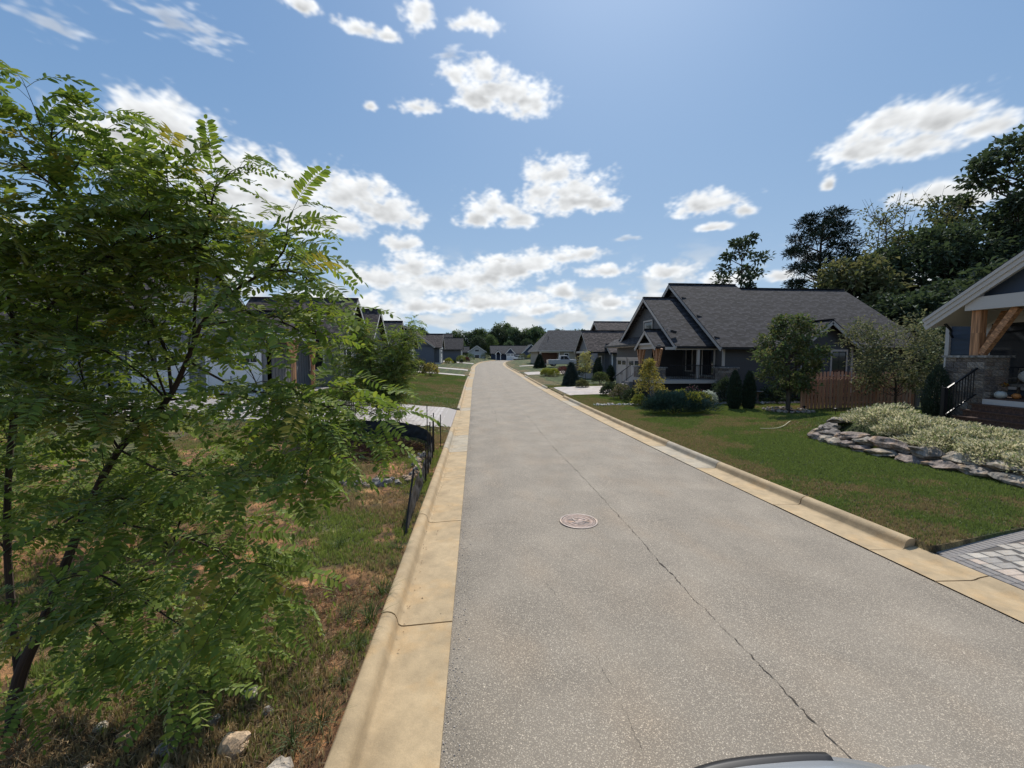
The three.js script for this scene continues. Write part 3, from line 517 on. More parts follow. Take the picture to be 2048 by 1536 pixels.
function ashlar(parent, o, u, n, w, h, seed, scale = 1) {        // coursed stone facing, one mesh a stone
  const r = rng(seed); let y = 0; const mB = new THREE.Matrix4().makeBasis(u, UP, n); const q = new THREE.Quaternion().setFromRotationMatrix(mB);
  while (y < h - .03) { let ch = (.11 + r() * .13) * scale; if (h - y - ch < .08) ch = h - y; let x = 0; while (x < w - .02) { let l = (.16 + r() * .36) * scale; if (w - x - l < .1) l = w - x; const s = part(parent, 'stone', blockGeo[Math.floor(r() * 3)], stoneMats[Math.floor(r() * stoneMats.length)]); s.quaternion.copy(q); s.scale.set(l - .014, ch - .014, .045 + r() * .02); s.position.copy(o).addScaledVector(u, x + l / 2).addScaledVector(n, .012); s.position.y = o.y + y + ch / 2; x += l; } y += ch; }
}
function stonePier(t, x0, x1, y0, y1, z0, z1, faces, seed, scale = 1) {
  const core = part(t, 'stone_pier', box(x0, x1, y0, y1, z0, z1), mortar);
  if (faces.includes('-x')) ashlar(core, V(x0, y0, z0), V(0, 0, 1), V(-1, 0, 0), z1 - z0, y1 - y0, seed, scale);
  if (faces.includes('+z')) ashlar(core, V(x0, y0, z1), V(1, 0, 0), V(0, 0, 1), x1 - x0, y1 - y0, seed + 1, scale);
  if (faces.includes('-z')) ashlar(core, V(x1, y0, z0), V(-1, 0, 0), V(0, 0, -1), x1 - x0, y1 - y0, seed + 2, scale);
  part(core, 'cap_stone', box(x0 - .09, x1 + .09, y1, y1 + .07, z0 - .09, z1 + .09), Std({ color: lin(.6, .57, .53), roughness: .85, map: rep(stoneMap, 1, 1) }));
  return core;
}
function railing(t, a, b, h, m, step = .12) {                    // top and bottom rail with upright balusters between two points on the floor line
  const r = part(t, 'railing', mergeGeometries([beam(a.clone().add(V(0, h, 0)), b.clone().add(V(0, h, 0)), .05, .045), beam(a.clone().add(V(0, .1, 0)), b.clone().add(V(0, .1, 0)), .035, .035)]), m);
  const n = Math.round(a.distanceTo(b) / step); for (let i = 1; i < n; i++) { const p = a.clone().lerp(b, i / n); part(r, 'baluster', beam(p.clone().add(V(0, .1, 0)), p.clone().add(V(0, h, 0)), .018, .018, V(1, 0, 0)), m); }
  return r;
}
function sidingSet(c, k = 4) { const r = rng(Math.round(c[0] * 9999)); const boards = []; for (let i = 0; i < k; i++) { const s = .94 + r() * .12; boards.push(Std({ color: lin(c[0] * s, c[1] * s, c[2] * s), roughness: .62, bumpMap: rep(woodMap, .4, 2), bumpScale: .001 })); } return { wall: boards[0], boards }; }
const sidGrey = sidingSet([.056, .056, .058]), sidBlue = sidingSet([.036, .052, .078]);
const farWall = (r, g, b) => Std({ color: lin(r, g, b), roughness: .8, bumpMap: rep(lapBump, 1, 1 / .72), bumpScale: .02 });

// ---------- charcoal house with the picket-fenced side yard ----------
{
  const t = thing('charcoal_house', 'charcoal sided house with three street gables, stone piers and a timber porch', 'house', [0, 0, 0]);
  const m = M.shingleGrey;
  // main block, gable end to the street
  gable(t, { axis: 'x', r0: 15.2, r1: 20.7, c: -32.6, yR: 8.46, n: -25.2, yN: 3.36, f: -40, yF: 3.36, m, rake1: false });
  gable(t, { axis: 'x', r0: 20.7, r1: 29.7, c: -32.3, yR: 8.14, n: -25.2, yN: 3.352, f: -40, yF: 3.3, m, rake0: false });
  wall(t, [V(15.7, .1, -25.7), V(29.2, .1, -25.7), V(29.2, 3.55, -25.7), V(15.7, 3.55, -25.7)], V(0, 0, 1), sidGrey, { lap: .18 });
  wall(t, [V(15.7, .1, -39.5), V(15.7, .1, -25.7), V(15.7, 3.5, -25.7), V(15.7, 8.2, -32.6), V(15.7, 3.5, -39.5)], V(-1, 0, 0), sidGrey, { lap: .18 });
  wall(t, [V(29.2, .1, -25.7), V(29.2, .1, -39.5), V(29.2, 3.5, -39.5), V(29.2, 7.8, -32.4), V(29.2, 3.5, -25.7)], V(1, 0, 0), sidGrey.wall);
  wall(t, [V(29.2, .1, -39.5), V(15.7, .1, -39.5), V(15.7, 3.4, -39.5), V(29.2, 3.4, -39.5)], V(0, 0, -1), sidGrey.wall);
  part(t, 'corner_board', box(15.60, 15.74, 2.15, 3.5, -25.72, -25.60), M.trim);
  part(t, 'frieze_board', box(15.60, 15.66, 3.42, 3.62, -28.6, -25.75), M.trim);
  for (let i = 0; i < 3; i++) part(t, 'gable_bracket', beam(V(15.62, 3.9 + i * 1.55, -26.1 - i * 2.25), V(15.28, 3.98 + i * 1.55, -26.1 - i * 2.25), .12, .16), M.black);
  // stone base at the street corner
  stonePier(t, 15.45, 16.5, .0, 2.02, -26.4, -25.45, ['-x', '+z'], 301);
  stonePier(t, 15.5, 15.7, .0, 1.42, -29.2, -26.4, ['-x'], 311);
  windowUnit(t, V(15.67, 2.38, -27.35), V(-1, 0, 0), 1.35, 1.75, { cols: 2, rows: 1, k: .12 });
  windowUnit(t, V(15.67, 2.5, -29.9), V(-1, 0, 0), .8, 1.5, { cols: 1, rows: 2 });
  const door = part(t, 'front_door', box(15.62, 15.68, 1.25, 3.3, -29.25, -28.35), Std({ color: lin(.03, .022, .02), roughness: .5 }));
  part(door, 'handle', box(15.57, 15.62, 2.2, 2.35, -28.48, -28.45), M.black);
  // small cross gable in the side yard
  gable(t, { axis: 'z', r0: -28.4, r1: -24.45, c: 21.95, yR: 5.05, n: 24.2, yN: 3.22, f: 19.7, yF: 3.22, m, rake0: false });
  wall(t, [V(20.1, .1, -24.98), V(23.8, .1, -24.98), V(23.8, 3.45, -24.98), V(21.95, 4.92, -24.98), V(20.1, 3.45, -24.98)], V(0, 0, 1), sidGrey, { lap: .18 });
  wall(t, [V(23.8, .1, -24.98), V(23.8, .1, -25.7), V(23.8, 3.4, -25.7), V(23.8, 3.4, -24.98)], V(1, 0, 0), sidGrey.wall);
  wall(t, [V(20.1, .1, -25.7), V(20.1, .1, -24.98), V(20.1, 3.4, -24.98), V(20.1, 3.4, -25.7)], V(-1, 0, 0), sidGrey.wall);
  part(t, 'corner_board', box(23.7, 23.83, .3, 3.4, -24.97, -24.93), M.trim);
  windowUnit(t, V(22.85, 2.35, -24.95), V(0, 0, 1), .95, 1.45, { cols: 2, rows: 2, k: .1 });
  windowUnit(t, V(20.7, 1.9, -24.95), V(0, 0, 1), .7, 1.0, { cols: 2, rows: 2, k: .08 });
  // front wing with the garage
  gable(t, { axis: 'x', r0: 12.8, r1: 15.9, c: -31.74, yR: 7.25, n: -26.2, yN: 3.43, f: -37.6, yF: 3.72, m, rake1: false });
  wall(t, [V(13.3, .1, -38.9), V(13.3, .1, -31.0), V(13.3, 4.0, -31.0), V(13.3, 4.0, -38.9)], V(-1, 0, 0), sidGrey, { lap: .18 });
  wall(t, [V(13.3, 3.98, -37.2), V(13.3, 3.98, -27.3), V(13.3, 6.95, -31.74)], V(-1, 0, 0), sidGrey, { lap: .18 });
  wall(t, [V(13.3, .1, -31.0), V(15.7, .1, -31.0), V(15.7, 4.6, -31.0), V(13.3, 4.6, -31.0)], V(0, 0, 1), sidGrey.wall);
  wall(t, [V(15.7, .1, -38.9), V(13.3, .1, -38.9), V(13.3, 3.8, -38.9), V(15.7, 3.8, -38.9)], V(0, 0, -1), sidGrey.wall);
  part(t, 'pent_roof', slab([V(12.35, 3.72, -39.4), V(12.35, 3.72, -30.9), V(13.28, 4.36, -30.9), V(13.28, 4.36, -39.4)].reverse(), -.06), m);
  part(t, 'gutter', beam(V(12.33, 3.64, -39.4), V(12.33, 3.64, -30.9), .1, .13), M.black);
  part(t, 'soffit', box(12.4, 13.28, 3.55, 3.6, -39.3, -30.95), M.trim);
  part(t, 'roof_slope', slab([V(13.0, 3.72, -39.4), V(15.9, 3.72, -39.4), V(15.9, 4.6, -36.4), V(13.0, 4.6, -36.4)].reverse(), .06), m);
  windowUnit(t, V(13.27, 5.1, -31.74), V(-1, 0, 0), 1.5, .62, { cols: 4, rows: 1, k: .09 });
  for (const z of [-36.6, -31.95, -27.2]) part(t, 'gable_bracket', beam(V(13.28, z === -31.95 ? 6.45 : 4.35, z), V(12.88, z === -31.95 ? 6.55 : 4.45, z), .12, .16), M.black);
  part(t, 'frieze_board', beam(V(12.98, 4.62, -31), V(12.98, 4.62, -27.9), .06, .13), M.trim);
  garageDoor(t, V(13.25, .28, -37.35), V(-1, 0, 0), 2.35, 2.25, M.trim, M.trim, { panels: 2, lights: 2 });
  garageDoor(t, V(13.25, .28, -34.35), V(-1, 0, 0), 2.6, 2.25, M.trim, M.trim, { panels: 2, lights: 2 });
  // porch gable on timber posts
  gable(t, { axis: 'x', r0: 11.75, r1: 13.6, c: -28.8, yR: 4.65, n: -27.0, yN: 3.43, f: -30.6, yF: 3.43, m, rake1: false, trim: M.trim });
  part(t, 'porch_beam', box(11.98, 12.22, 3.28, 3.58, -30.4, -27.15), M.trim);
  part(t, 'gable_tie', beam(V(11.86, 3.62, -30.2), V(11.86, 3.62, -27.4), .08, .14), M.trim);
  part(t, 'porch_floor', box(11.7, 15.7, 1.05, 1.26, -31.0, -25.95), M.trim);
  part(t, 'porch_skirt', box(11.8, 15.68, .0, 1.05, -30.9, -26.1), M.black);
  part(t, 'porch_beam', box(12.2, 15.6, 3.2, 3.38, -26.45, -26.25), M.trim);
  for (const z of [-30.15, -27.35]) {
    stonePier(t, 11.75, 12.5, .0, 2.0, z - .4, z + .4, ['-x', '+z'], 330 + Math.round(-z));
    part(t, 'timber_post', box(12.0, 12.2, 2.07, 3.28, z - .1, z + .1), M.cedar);
    for (const s of [-1, 1]) part(t, 'timber_brace', beam(V(12.1, 2.1, z + s * .12), V(12.1, 3.28, z + s * .62), .12, .13, V(1, 0, 0)), M.cedar);
  }
  part(t, 'timber_post', box(14.3, 14.45, 1.26, 3.22, -26.42, -26.27), M.trim);
  railing(t, V(12.4, 1.26, -26.1), V(15.5, 1.26, -26.1), .95, M.black);
  railing(t, V(11.85, 1.26, -29.7), V(11.85, 1.26, -27.8), .95, M.black);
  railing(t, V(11.6, 1.26, -30.6), V(10.2, .25, -30.6), .95, M.black);
  for (let i = 0; i < 5; i++) part(t, 'step', box(11.7 - .29 * (i + 1), 11.7 - .29 * i, -.1, 1.06 - .18 * (i + 1), -32.2, -30.65), Std({ color: lin(.2, .18, .165), roughness: .9 }));
}
// ---------- blue house at the right with the timber porch ----------
{
  const t = thing('blue_house', 'navy blue house with a white gabled porch on a timber post and stone pier', 'house');
  const m = M.shingleGrey; const tw = Std({ color: lin(.50, .46, .42), roughness: .6 });
  const tread = Std({ color: lin(.17, .085, .055), roughness: .65, map: rep(woodMap, 3, .6) });
  gable(t, { axis: 'x', r0: 15.55, r1: 27, c: -8.6, yR: 7.37, n: -3.62, yN: 4.12, f: -13.58, yF: 4.12, m, rake1: false, trim: tw, doubleRake: true });
  // deep double rake board and soffit
  for (const e of [-3.62, -13.58]) { const s = Math.sign(e + 8.6); part(t, 'rake_board', beam(V(15.62, 4.12 - .33, e), V(15.62, 7.37 - .33, -8.6), .05, .22), tw); part(t, 'soffit', slab(s > 0 ? [V(15.66, 3.86, e), V(18, 3.86, e), V(18, 7.08, -8.6), V(15.66, 7.08, -8.6)] : [V(18, 3.86, e), V(15.66, 3.86, e), V(15.66, 7.08, -8.6), V(18, 7.08, -8.6)], .03), tw); }
  for (let i = 0; i < 4; i++) { const k = i * 1.35; for (const s of [-1, 1]) part(t, 'lookout', beam(V(15.7, 3.98 + k * .655 - .1, -8.6 + s * (4.95 - k)), V(16.0, 3.98 + k * .655 - .1, -8.6 + s * (4.95 - k)), .09, .2), tw); }
  part(t, 'porch_beam', box(15.68, 15.98, 4.24, 4.64, -12.45, -4.75), tw);
  part(t, 'porch_beam', box(15.98, 18, 4.24, 4.6, -12.42, -12.14), tw);
  wall(t, [V(15.95, 4.6, -12.4), V(15.95, 4.6, -4.8), V(15.95, 7.05, -8.6)], V(-1, 0, 0), sidBlue.wall, { name: 'gable_panel' });
  part(t, 'porch_ceiling', box(16.02, 18, 4.55, 4.6, -12.3, -4.9), tw);
  wall(t, [V(18, .7, -14.7), V(18, .7, -2.6), V(18, 4.6, -2.6), V(18, 4.6, -14.7)], V(-1, 0, 0), sidBlue, { lap: .18 });
  wall(t, [V(28, .7, -14.7), V(18, .7, -14.7), V(18, 4.6, -14.7), V(28, 4.6, -14.7)], V(0, 0, -1), sidBlue.wall);
  wall(t, [V(18, .7, -2.6), V(28, .7, -2.6), V(28, 4.6, -2.6), V(18, 4.6, -2.6)], V(0, 0, 1), sidBlue.wall);
  wall(t, [V(28, .7, -2.6), V(28, .7, -14.7), V(28, 4.6, -14.7), V(28, 9, -8.6), V(28, 4.6, -2.6)], V(1, 0, 0), sidBlue.wall);
  gable(t, { axis: 'x', r0: 17.75, r1: 28.5, c: -8.6, yR: 8.4, n: -2.1, yN: 4.2, f: -15.2, yF: 4.2, m, trim: tw });
  wall(t, [V(18.02, 4.6, -14.6), V(18.02, 4.6, -2.7), V(18.02, 8.3, -8.6)], V(-1, 0, 0), sidBlue.wall, { name: 'gable_panel' });
  part(t, 'corner_board', box(17.9, 18.1, .7, 4.2, -14.8, -14.66), tw);
  part(t, 'downspout', tube(curve([V(16.2, 3.98, -13.5), V(16.35, 3.75, -13.4), V(17.5, 3.62, -14.3), V(17.9, 3.5, -14.55)], 14), .04, 8), M.black);
  windowUnit(t, V(17.95, 2.86, -12.25), V(-1, 0, 0), 2.2, 2.1, { cols: 2, rows: 2, k: .16, trim: tw });
  part(t, 'header_board', box(17.92, 17.97, 4.05, 4.3, -13.6, -4), tw);
  const dr = part(t, 'front_door', box(17.93, 17.98, 1.5, 3.75, -9.3, -8.2), Std({ color: lin(.05, .03, .02), roughness: .45 })); part(dr, 'handle', box(17.88, 17.93, 2.5, 2.65, -9.2, -9.15), M.black);
  // piers and posts
  for (const z of [-12.42, -4.7]) {
    stonePier(t, 15.78, 16.6, .55, 2.75, z - .55, z + .55, ['-x', '+z', '-z'], 400 + Math.round(-z * 3));
    part(t, 'timber_post', box(15.82, 16.06, 2.82, 4.24, z + .07, z + .31), M.cedar);
    const s = z < -8 ? 1 : -1; part(t, 'timber_brace', beam(V(15.94, 2.85, z + .19 + s * .14), V(15.94, 4.24, z + .19 + s * .95), .17, .18, V(1, 0, 0)), M.cedar);
    part(t, 'timber_brace', beam(V(16.1, 2.85, z + .19), V(16.9, 4.24, z + .19), .16, .17, V(0, 0, 1)), M.cedar);
  }
  // deck and steps
  for (let i = 0; i < 17; i++) part(t, 'deck_board', box(15.82 + i * .128, 15.82 + i * .128 + .122, 1.46, 1.5, -12.9, -3.9), tread);
  part(t, 'deck_fascia', box(15.74, 15.8, 1.24, 1.47, -11.85, -5.25), tw);
  for (let i = 0; i < 4; i++) { const x1 = 15.8 - i * .29, y = 1.5 - .185 * (i + 1); part(t, 'stair_tread', box(x1 - .31, x1 + .0, y - .04, y, -12.0, -5.2), tread); part(t, 'stair_riser', box(x1 - .28, x1 - .25, y - .185, y - .04, -11.95, -5.25), tread); }
  part(t, 'newel_post', box(14.58, 14.68, .5, 1.82, -12.07, -11.97), M.black);
  railing(t, V(14.66, .82, -12.02), V(15.72, 1.5, -12.02), .92, M.black, .115);
  railing(t, V(17.9, 1.5, -14.6), V(16.7, 1.5, -12.95), .9, M.black);
  railing(t, V(17.9, 1.5, -3.95), V(16.7, 1.5, -3.95), .9, M.black);
}
// ---------- houses further along ----------
function farHouse(name, label, build) { const t = thing(name, label, 'house'); build(t); return t; }
const P4 = (...a) => a.map(p => V(...p));
function blockWalls(t, x0, x1, y0, y1, z0, z1, m) {              // four walls of a rectangular block
  wall(t, P4([x0, y0, z1], [x1, y0, z1], [x1, y1, z1], [x0, y1, z1]), V(0, 0, 1), m); wall(t, P4([x1, y0, z0], [x0, y0, z0], [x0, y1, z0], [x1, y1, z0]), V(0, 0, -1), m);
  wall(t, P4([x0, y0, z0 - .16], [x0, y0, z1 + .16], [x0, y1, z1 + .16], [x0, y1, z0 - .16]).map(p => p.add(V(.0, 0, 0))), V(-1, 0, 0), m); wall(t, P4([x1, y0, z1 + .003], [x1, y0, z0 - .003], [x1, y1, z0 - .003], [x1, y1, z1 + .003]), V(1, 0, 0), m);
}
function gableWall(t, axis, at, c, half, y0, y1, dir, m, opt) { const p = axis === 'x' ? [V(at, y0, c - half), V(at, y0, c + half), V(at, y1, c)] : [V(c - half, y0, at), V(c + half, y0, at), V(c, y1, at)]; wall(t, p, axis === 'x' ? V(dir, 0, 0) : V(0, 0, dir), m, opt); }
// board-and-batten house behind the locust tree
farHouse('batten_house', 'grey board and batten house with brown roofs behind the locust tree', t => {
  const gw = Std({ color: lin(.19, .19, .19), roughness: .75 }), bt = Std({ color: lin(.16, .16, .165), roughness: .75 }); const m = M.shingleBrown; const set = { wall: gw, batten: bt };
  const g0 = .55;
  gable(t, { axis: 'x', r0: -34, r1: -19, c: -33, yR: 10.3, n: -25.6, yN: 4.7, f: -41, yF: 4.5, m, trim: M.white });
  blockWalls(t, -33.5, -19.5, g0, 4.9, -40, -26.2, gw); gableWall(t, 'x', -19.5, -33, 6.8, 4.8, 9.9, 1, gw); gableWall(t, 'x', -33.5, -33, 6.8, 4.8, 9.9, -1, gw);
  // garage wing, doors towards the drive
  wall(t, P4([-20.2, g0, -25.3], [-11.6, g0, -25.3], [-11.6, 4.4, -25.3], [-20.2, 4.4, -25.3]), V(0, 0, 1), set, { batten: .42 });
  wall(t, P4([-20.2, 4.4, -25.3], [-11.6, 4.4, -25.3], [-15.9, 5.55, -25.3]), V(0, 0, 1), set, { batten: .42 });
  wall(t, P4([-11.6, g0, -25.3], [-11.6, g0, -32], [-11.6, 4.4, -32], [-11.6, 4.4, -25.3]), V(1, 0, 0), set, { batten: .42 });
  wall(t, P4([-20.2, g0, -32], [-20.2, g0, -25.3], [-20.2, 4.4, -25.3], [-20.2, 4.4, -32]), V(-1, 0, 0), gw);
  gable(t, { axis: 'z', r0: -33, r1: -24.8, c: -15.9, yR: 5.75, n: -11.1, yN: 4.25, f: -20.7, yF: 4.25, m, trim: M.white, rake0: false });
  part(t, 'frieze_board', box(-20.2, -11.55, 4.3, 4.52, -25.28, -25.22), M.white);
  garageDoor(t, V(-13.5, g0, -25.26), V(0, 0, 1), 2.75, 2.4, M.white, M.white, { panels: 2, lights: 3 });
  garageDoor(t, V(-17.4, g0, -25.26), V(0, 0, 1), 2.75, 2.4, M.white, M.white, { panels: 2, lights: 3 });
  // street wing
  gable(t, { axis: 'x', r0: -17, r1: -9, c: -34.4, yR: 7.26, n: -30.6, yN: 3.92, f: -38.2, yF: 3.92, m, trim: M.white, rake0: false });
  blockWalls(t, -17, -9.5, g0 - .3, 4.2, -37.8, -31, gw); gableWall(t, 'x', -9.5, -34.4, 3.4, 4.1, 7.0, 1, gw);
  gable(t, { axis: 'x', r0: -15, r1: -8.2, c: -38.6, yR: 6.9, n: -35.6, yN: 4.1, f: -41.8, yF: 4.1, m, trim: M.white, rake0: false });
  blockWalls(t, -15, -8.7, g0 - .3, 4.3, -41.4, -37, gw); gableWall(t, 'x', -8.7, -38.6, 2.8, 4.2, 6.6, 1, gw);
  windowUnit(t, V(-9.47, 2.6, -33), V(1, 0, 0), 1.2, 1.5, { trim: M.white }); windowUnit(t, V(-8.67, 2.6, -38.6), V(1, 0, 0), 1.4, 1.5, { trim: M.white, cols: 2 });
  // cedar porch gable
  gable(t, { axis: 'x', r0: -13, r1: -9.9, c: -26.9, yR: 5.5, n: -25.0, yN: 4.05, f: -28.8, yF: 4.05, m, trim: M.white, rake0: false });
  gableWall(t, 'x', -10.4, -26.9, 1.5, 4.1, 5.3, 1, gw);
  part(t, 'porch_beam', box(-10.5, -10.2, 3.72, 4.08, -28.5, -25.3), M.white);
  part(t, 'porch_beam', box(-11.5, -10.2, 3.72, 4.06, -25.28, -24.95), M.white);
  for (const z of [-28.3, -25.4]) { part(t, 'timber_post', box(-10.45, -10.25, .6, 3.72, z - .1, z + .1), M.cedar); for (const s of [-1, 1]) part(t, 'timber_brace', beam(V(-10.35, 2.6, z + s * .1), V(-10.35, 3.72, z + s * .7), .12, .13, V(1, 0, 0)), M.cedar); }
  windowUnit(t, V(-11.0, 2.6, -30.96), V(0, 0, 1), .8, 1.5, { trim: M.white, cols: 1 });
  part(t, 'porch_floor', box(-14, -9.9, .3, .68, -31, -24.9), M.drive);
});
// dark gabled house beyond it
farHouse('dark_gabled_house', 'dark slate house with a steep dark roof past the leafy sapling', t => {
  const w = farWall(.12, .13, .15); const m = M.shingleGrey; const g0 = 1.05;
  gable(t, { axis: 'x', r0: -22, r1: -9, c: -55, yR: 7.2, n: -50.8, yN: 3.9, f: -59.2, yF: 3.9, m, rake0: false });
  blockWalls(t, -21, -9.5, g0, 4.2, -58.7, -51.3, w); gableWall(t, 'x', -9.5, -55, 3.7, 4.1, 6.9, 1, w);
  gable(t, { axis: 'x', r0: -17, r1: -8.4, c: -62.5, yR: 6.6, n: -59.5, yN: 4.0, f: -65.5, yF: 4.0, m, rake0: false });
  blockWalls(t, -16.5, -8.9, g0, 4.2, -65, -60, w); gableWall(t, 'x', -8.9, -62.5, 2.6, 4.1, 6.3, 1, w);
  garageDoor(t, V(-8.86, g0 + .2, -62.5), V(1, 0, 0), 2.6, 2.3, M.white, M.white, { panels: 2 });
  windowUnit(t, V(-9.46, 2.8, -55), V(1, 0, 0), 1.2, 1.5, { trim: M.white });
  part(t, 'corner_board', box(-9.62, -9.46, g0, 4, -51.3, -51.1), M.white);
});
farHouse('brown_roofed_house', 'slate blue house with a brown roof and white garage door facing the street', t => {
  const w = farWall(.105, .115, .14); const m = M.shingleBrown; const g0 = 1.75;
  gable(t, { axis: 'z', r0: -104, r1: -85, c: -13.6, yR: 8.7, n: -7.75, yN: 4.6, f: -19.4, yF: 4.6, m, rake0: false });
  blockWalls(t, -19, -8.1, g0 - 1, 4.8, -103, -85.5, w); gableWall(t, 'z', -85.5, -13.6, 5.4, 4.7, 8.3, 1, w);
  gable(t, { axis: 'x', r0: -13, r1: -6.6, c: -91.4, yR: 7.4, n: -87, yN: 4.5, f: -96, yF: 4.5, m, rake0: false, trim: M.white });
  blockWalls(t, -12, -7.0, g0 - .6, 4.7, -95.5, -87.5, w); gableWall(t, 'x', -7.0, -91.4, 4, 4.6, 7.1, 1, w);
  gable(t, { axis: 'x', r0: -11, r1: -7.6, c: -99.5, yR: 6.2, n: -97, yN: 4.4, f: -102, yF: 4.4, m, rake0: false, trim: M.white });
  garageDoor(t, V(-6.96, g0 - .35, -89.6), V(1, 0, 0), 2.7, 2.4, M.white, M.white, { panels: 2 });
  part(t, 'corner_board', box(-7.12, -6.95, g0 - .5, 4.5, -87.6, -87.4), M.white); part(t, 'frieze_board', box(-7.02, -6.95, 4.3, 4.7, -95.4, -87.5), M.white);
  part(t, 'base_band', box(-12, -7.0, g0 - .6, g0 - .3, -87.48, -87.4), M.white);
  part(t, 'vent_pipe', new THREE.CylinderGeometry(.06, .06, .8, 8).translate(-13, 8.6, -90), M.black);
});
farHouse('slate_roofed_house', 'dark slate roofed house with white garage where the street bends', t => {
  const w = farWall(.11, .115, .13); const m = M.shingleGrey; const g0 = 1.6;
  gable(t, { axis: 'x', r0: -14, r1: -3.2, c: -122, yR: 8.0, n: -117, yN: 4.6, f: -127, yF: 4.6, m, rake0: false, trim: M.white });
  blockWalls(t, -13, -3.6, g0 - .6, 4.8, -126.4, -117.6, w); gableWall(t, 'x', -3.6, -122, 4.3, 4.7, 7.6, 1, w);
  gable(t, { axis: 'x', r0: -18, r1: -6.5, c: -128, yR: 9.4, n: -121, yN: 5, f: -135, yF: 5, m, rake0: false });
  garageDoor(t, V(-3.56, g0 - .3, -120.4), V(1, 0, 0), 2.7, 2.4, M.white, M.white, { panels: 2 });
  part(t, 'corner_board', box(-3.75, -3.55, g0 - .5, 4.5, -117.7, -117.5), M.white);
});
// right side
farHouse('porch_house', 'house with brown roofs and dark timber porch posts beyond the charcoal house', t => {
  const w = farWall(.17, .17, .175), bw = Std({ color: lin(.15, .155, .165), roughness: .8 }); const m = M.shingleBrown; const g0 = .25;
  gable(t, { axis: 'x', r0: 13.0, r1: 26, c: -51.4, yR: 5.92, n: -48.0, yN: 3.3, f: -55, yF: 3.3, m, rake1: false });
  gable(t, { axis: 'x', r0: 16.2, r1: 31, c: -57.2, yR: 7.5, n: -50.5, yN: 3.4, f: -64, yF: 3.4, m, rake1: false });
  blockWalls(t, 16.7, 30, g0, 3.6, -63.4, -51.0, w); gableWall(t, 'x', 16.7, -57.2, 6, 3.5, 7.1, -1, w); gableWall(t, 'x', 13.5, -51.4, 3.1, 3.4, 5.6, -1, w);
  blockWalls(t, 15.0, 24, g0, 3.3, -50.9, -48.6, w);
  wall(t, P4([15.6, g0, -47.2], [18.4, g0, -47.2], [18.4, 3.3, -47.2], [15.6, 3.3, -47.2]), V(0, 0, 1), { wall: bw, batten: bw }, { batten: .4 });
  wall(t, P4([15.6, g0, -48.6], [15.6, g0, -47.2], [15.6, 3.3, -47.2], [15.6, 3.3, -48.6]), V(-1, 0, 0), bw);
  gable(t, { axis: 'x', r0: 15.1, r1: 21, c: -48.2, yR: 4.2, n: -46.6, yN: 3.2, f: -49.8, yF: 3.2, m, rake1: false });
  part(t, 'corner_board', box(15.5, 15.64, g0, 3.2, -47.2, -47.06), M.white);
  for (const z of [-54.4, -48.9]) { part(t, 'timber_post', box(13.2, 13.45, .6, 3.3, z - .12, z + .12), M.bark); for (const s of [-1, 1]) part(t, 'timber_brace', beam(V(13.32, 1.9, z + s * .1), V(13.32, 3.2, z + s * .8), .14, .15, V(1, 0, 0)), M.bark); stonePier(t, 12.95, 13.7, 0, 1.5, z - .38, z + .38, ['-x', '+z'], 500 + Math.round(-z), 1.3); }
  part(t, 'porch_beam', box(13.15, 13.45, 3.15, 3.4, -54.9, -48.3), M.trim); part(t, 'porch_floor', box(12.9, 16.7, 0, .8, -55, -48.4), M.drive);
  windowUnit(t, V(16.66, 2.2, -53), V(-1, 0, 0), 1.3, 1.5, { trim: M.white }); windowUnit(t, V(14.97, 2.0, -49.7), V(-1, 0, 0), .9, 1.4, { trim: M.white });
});
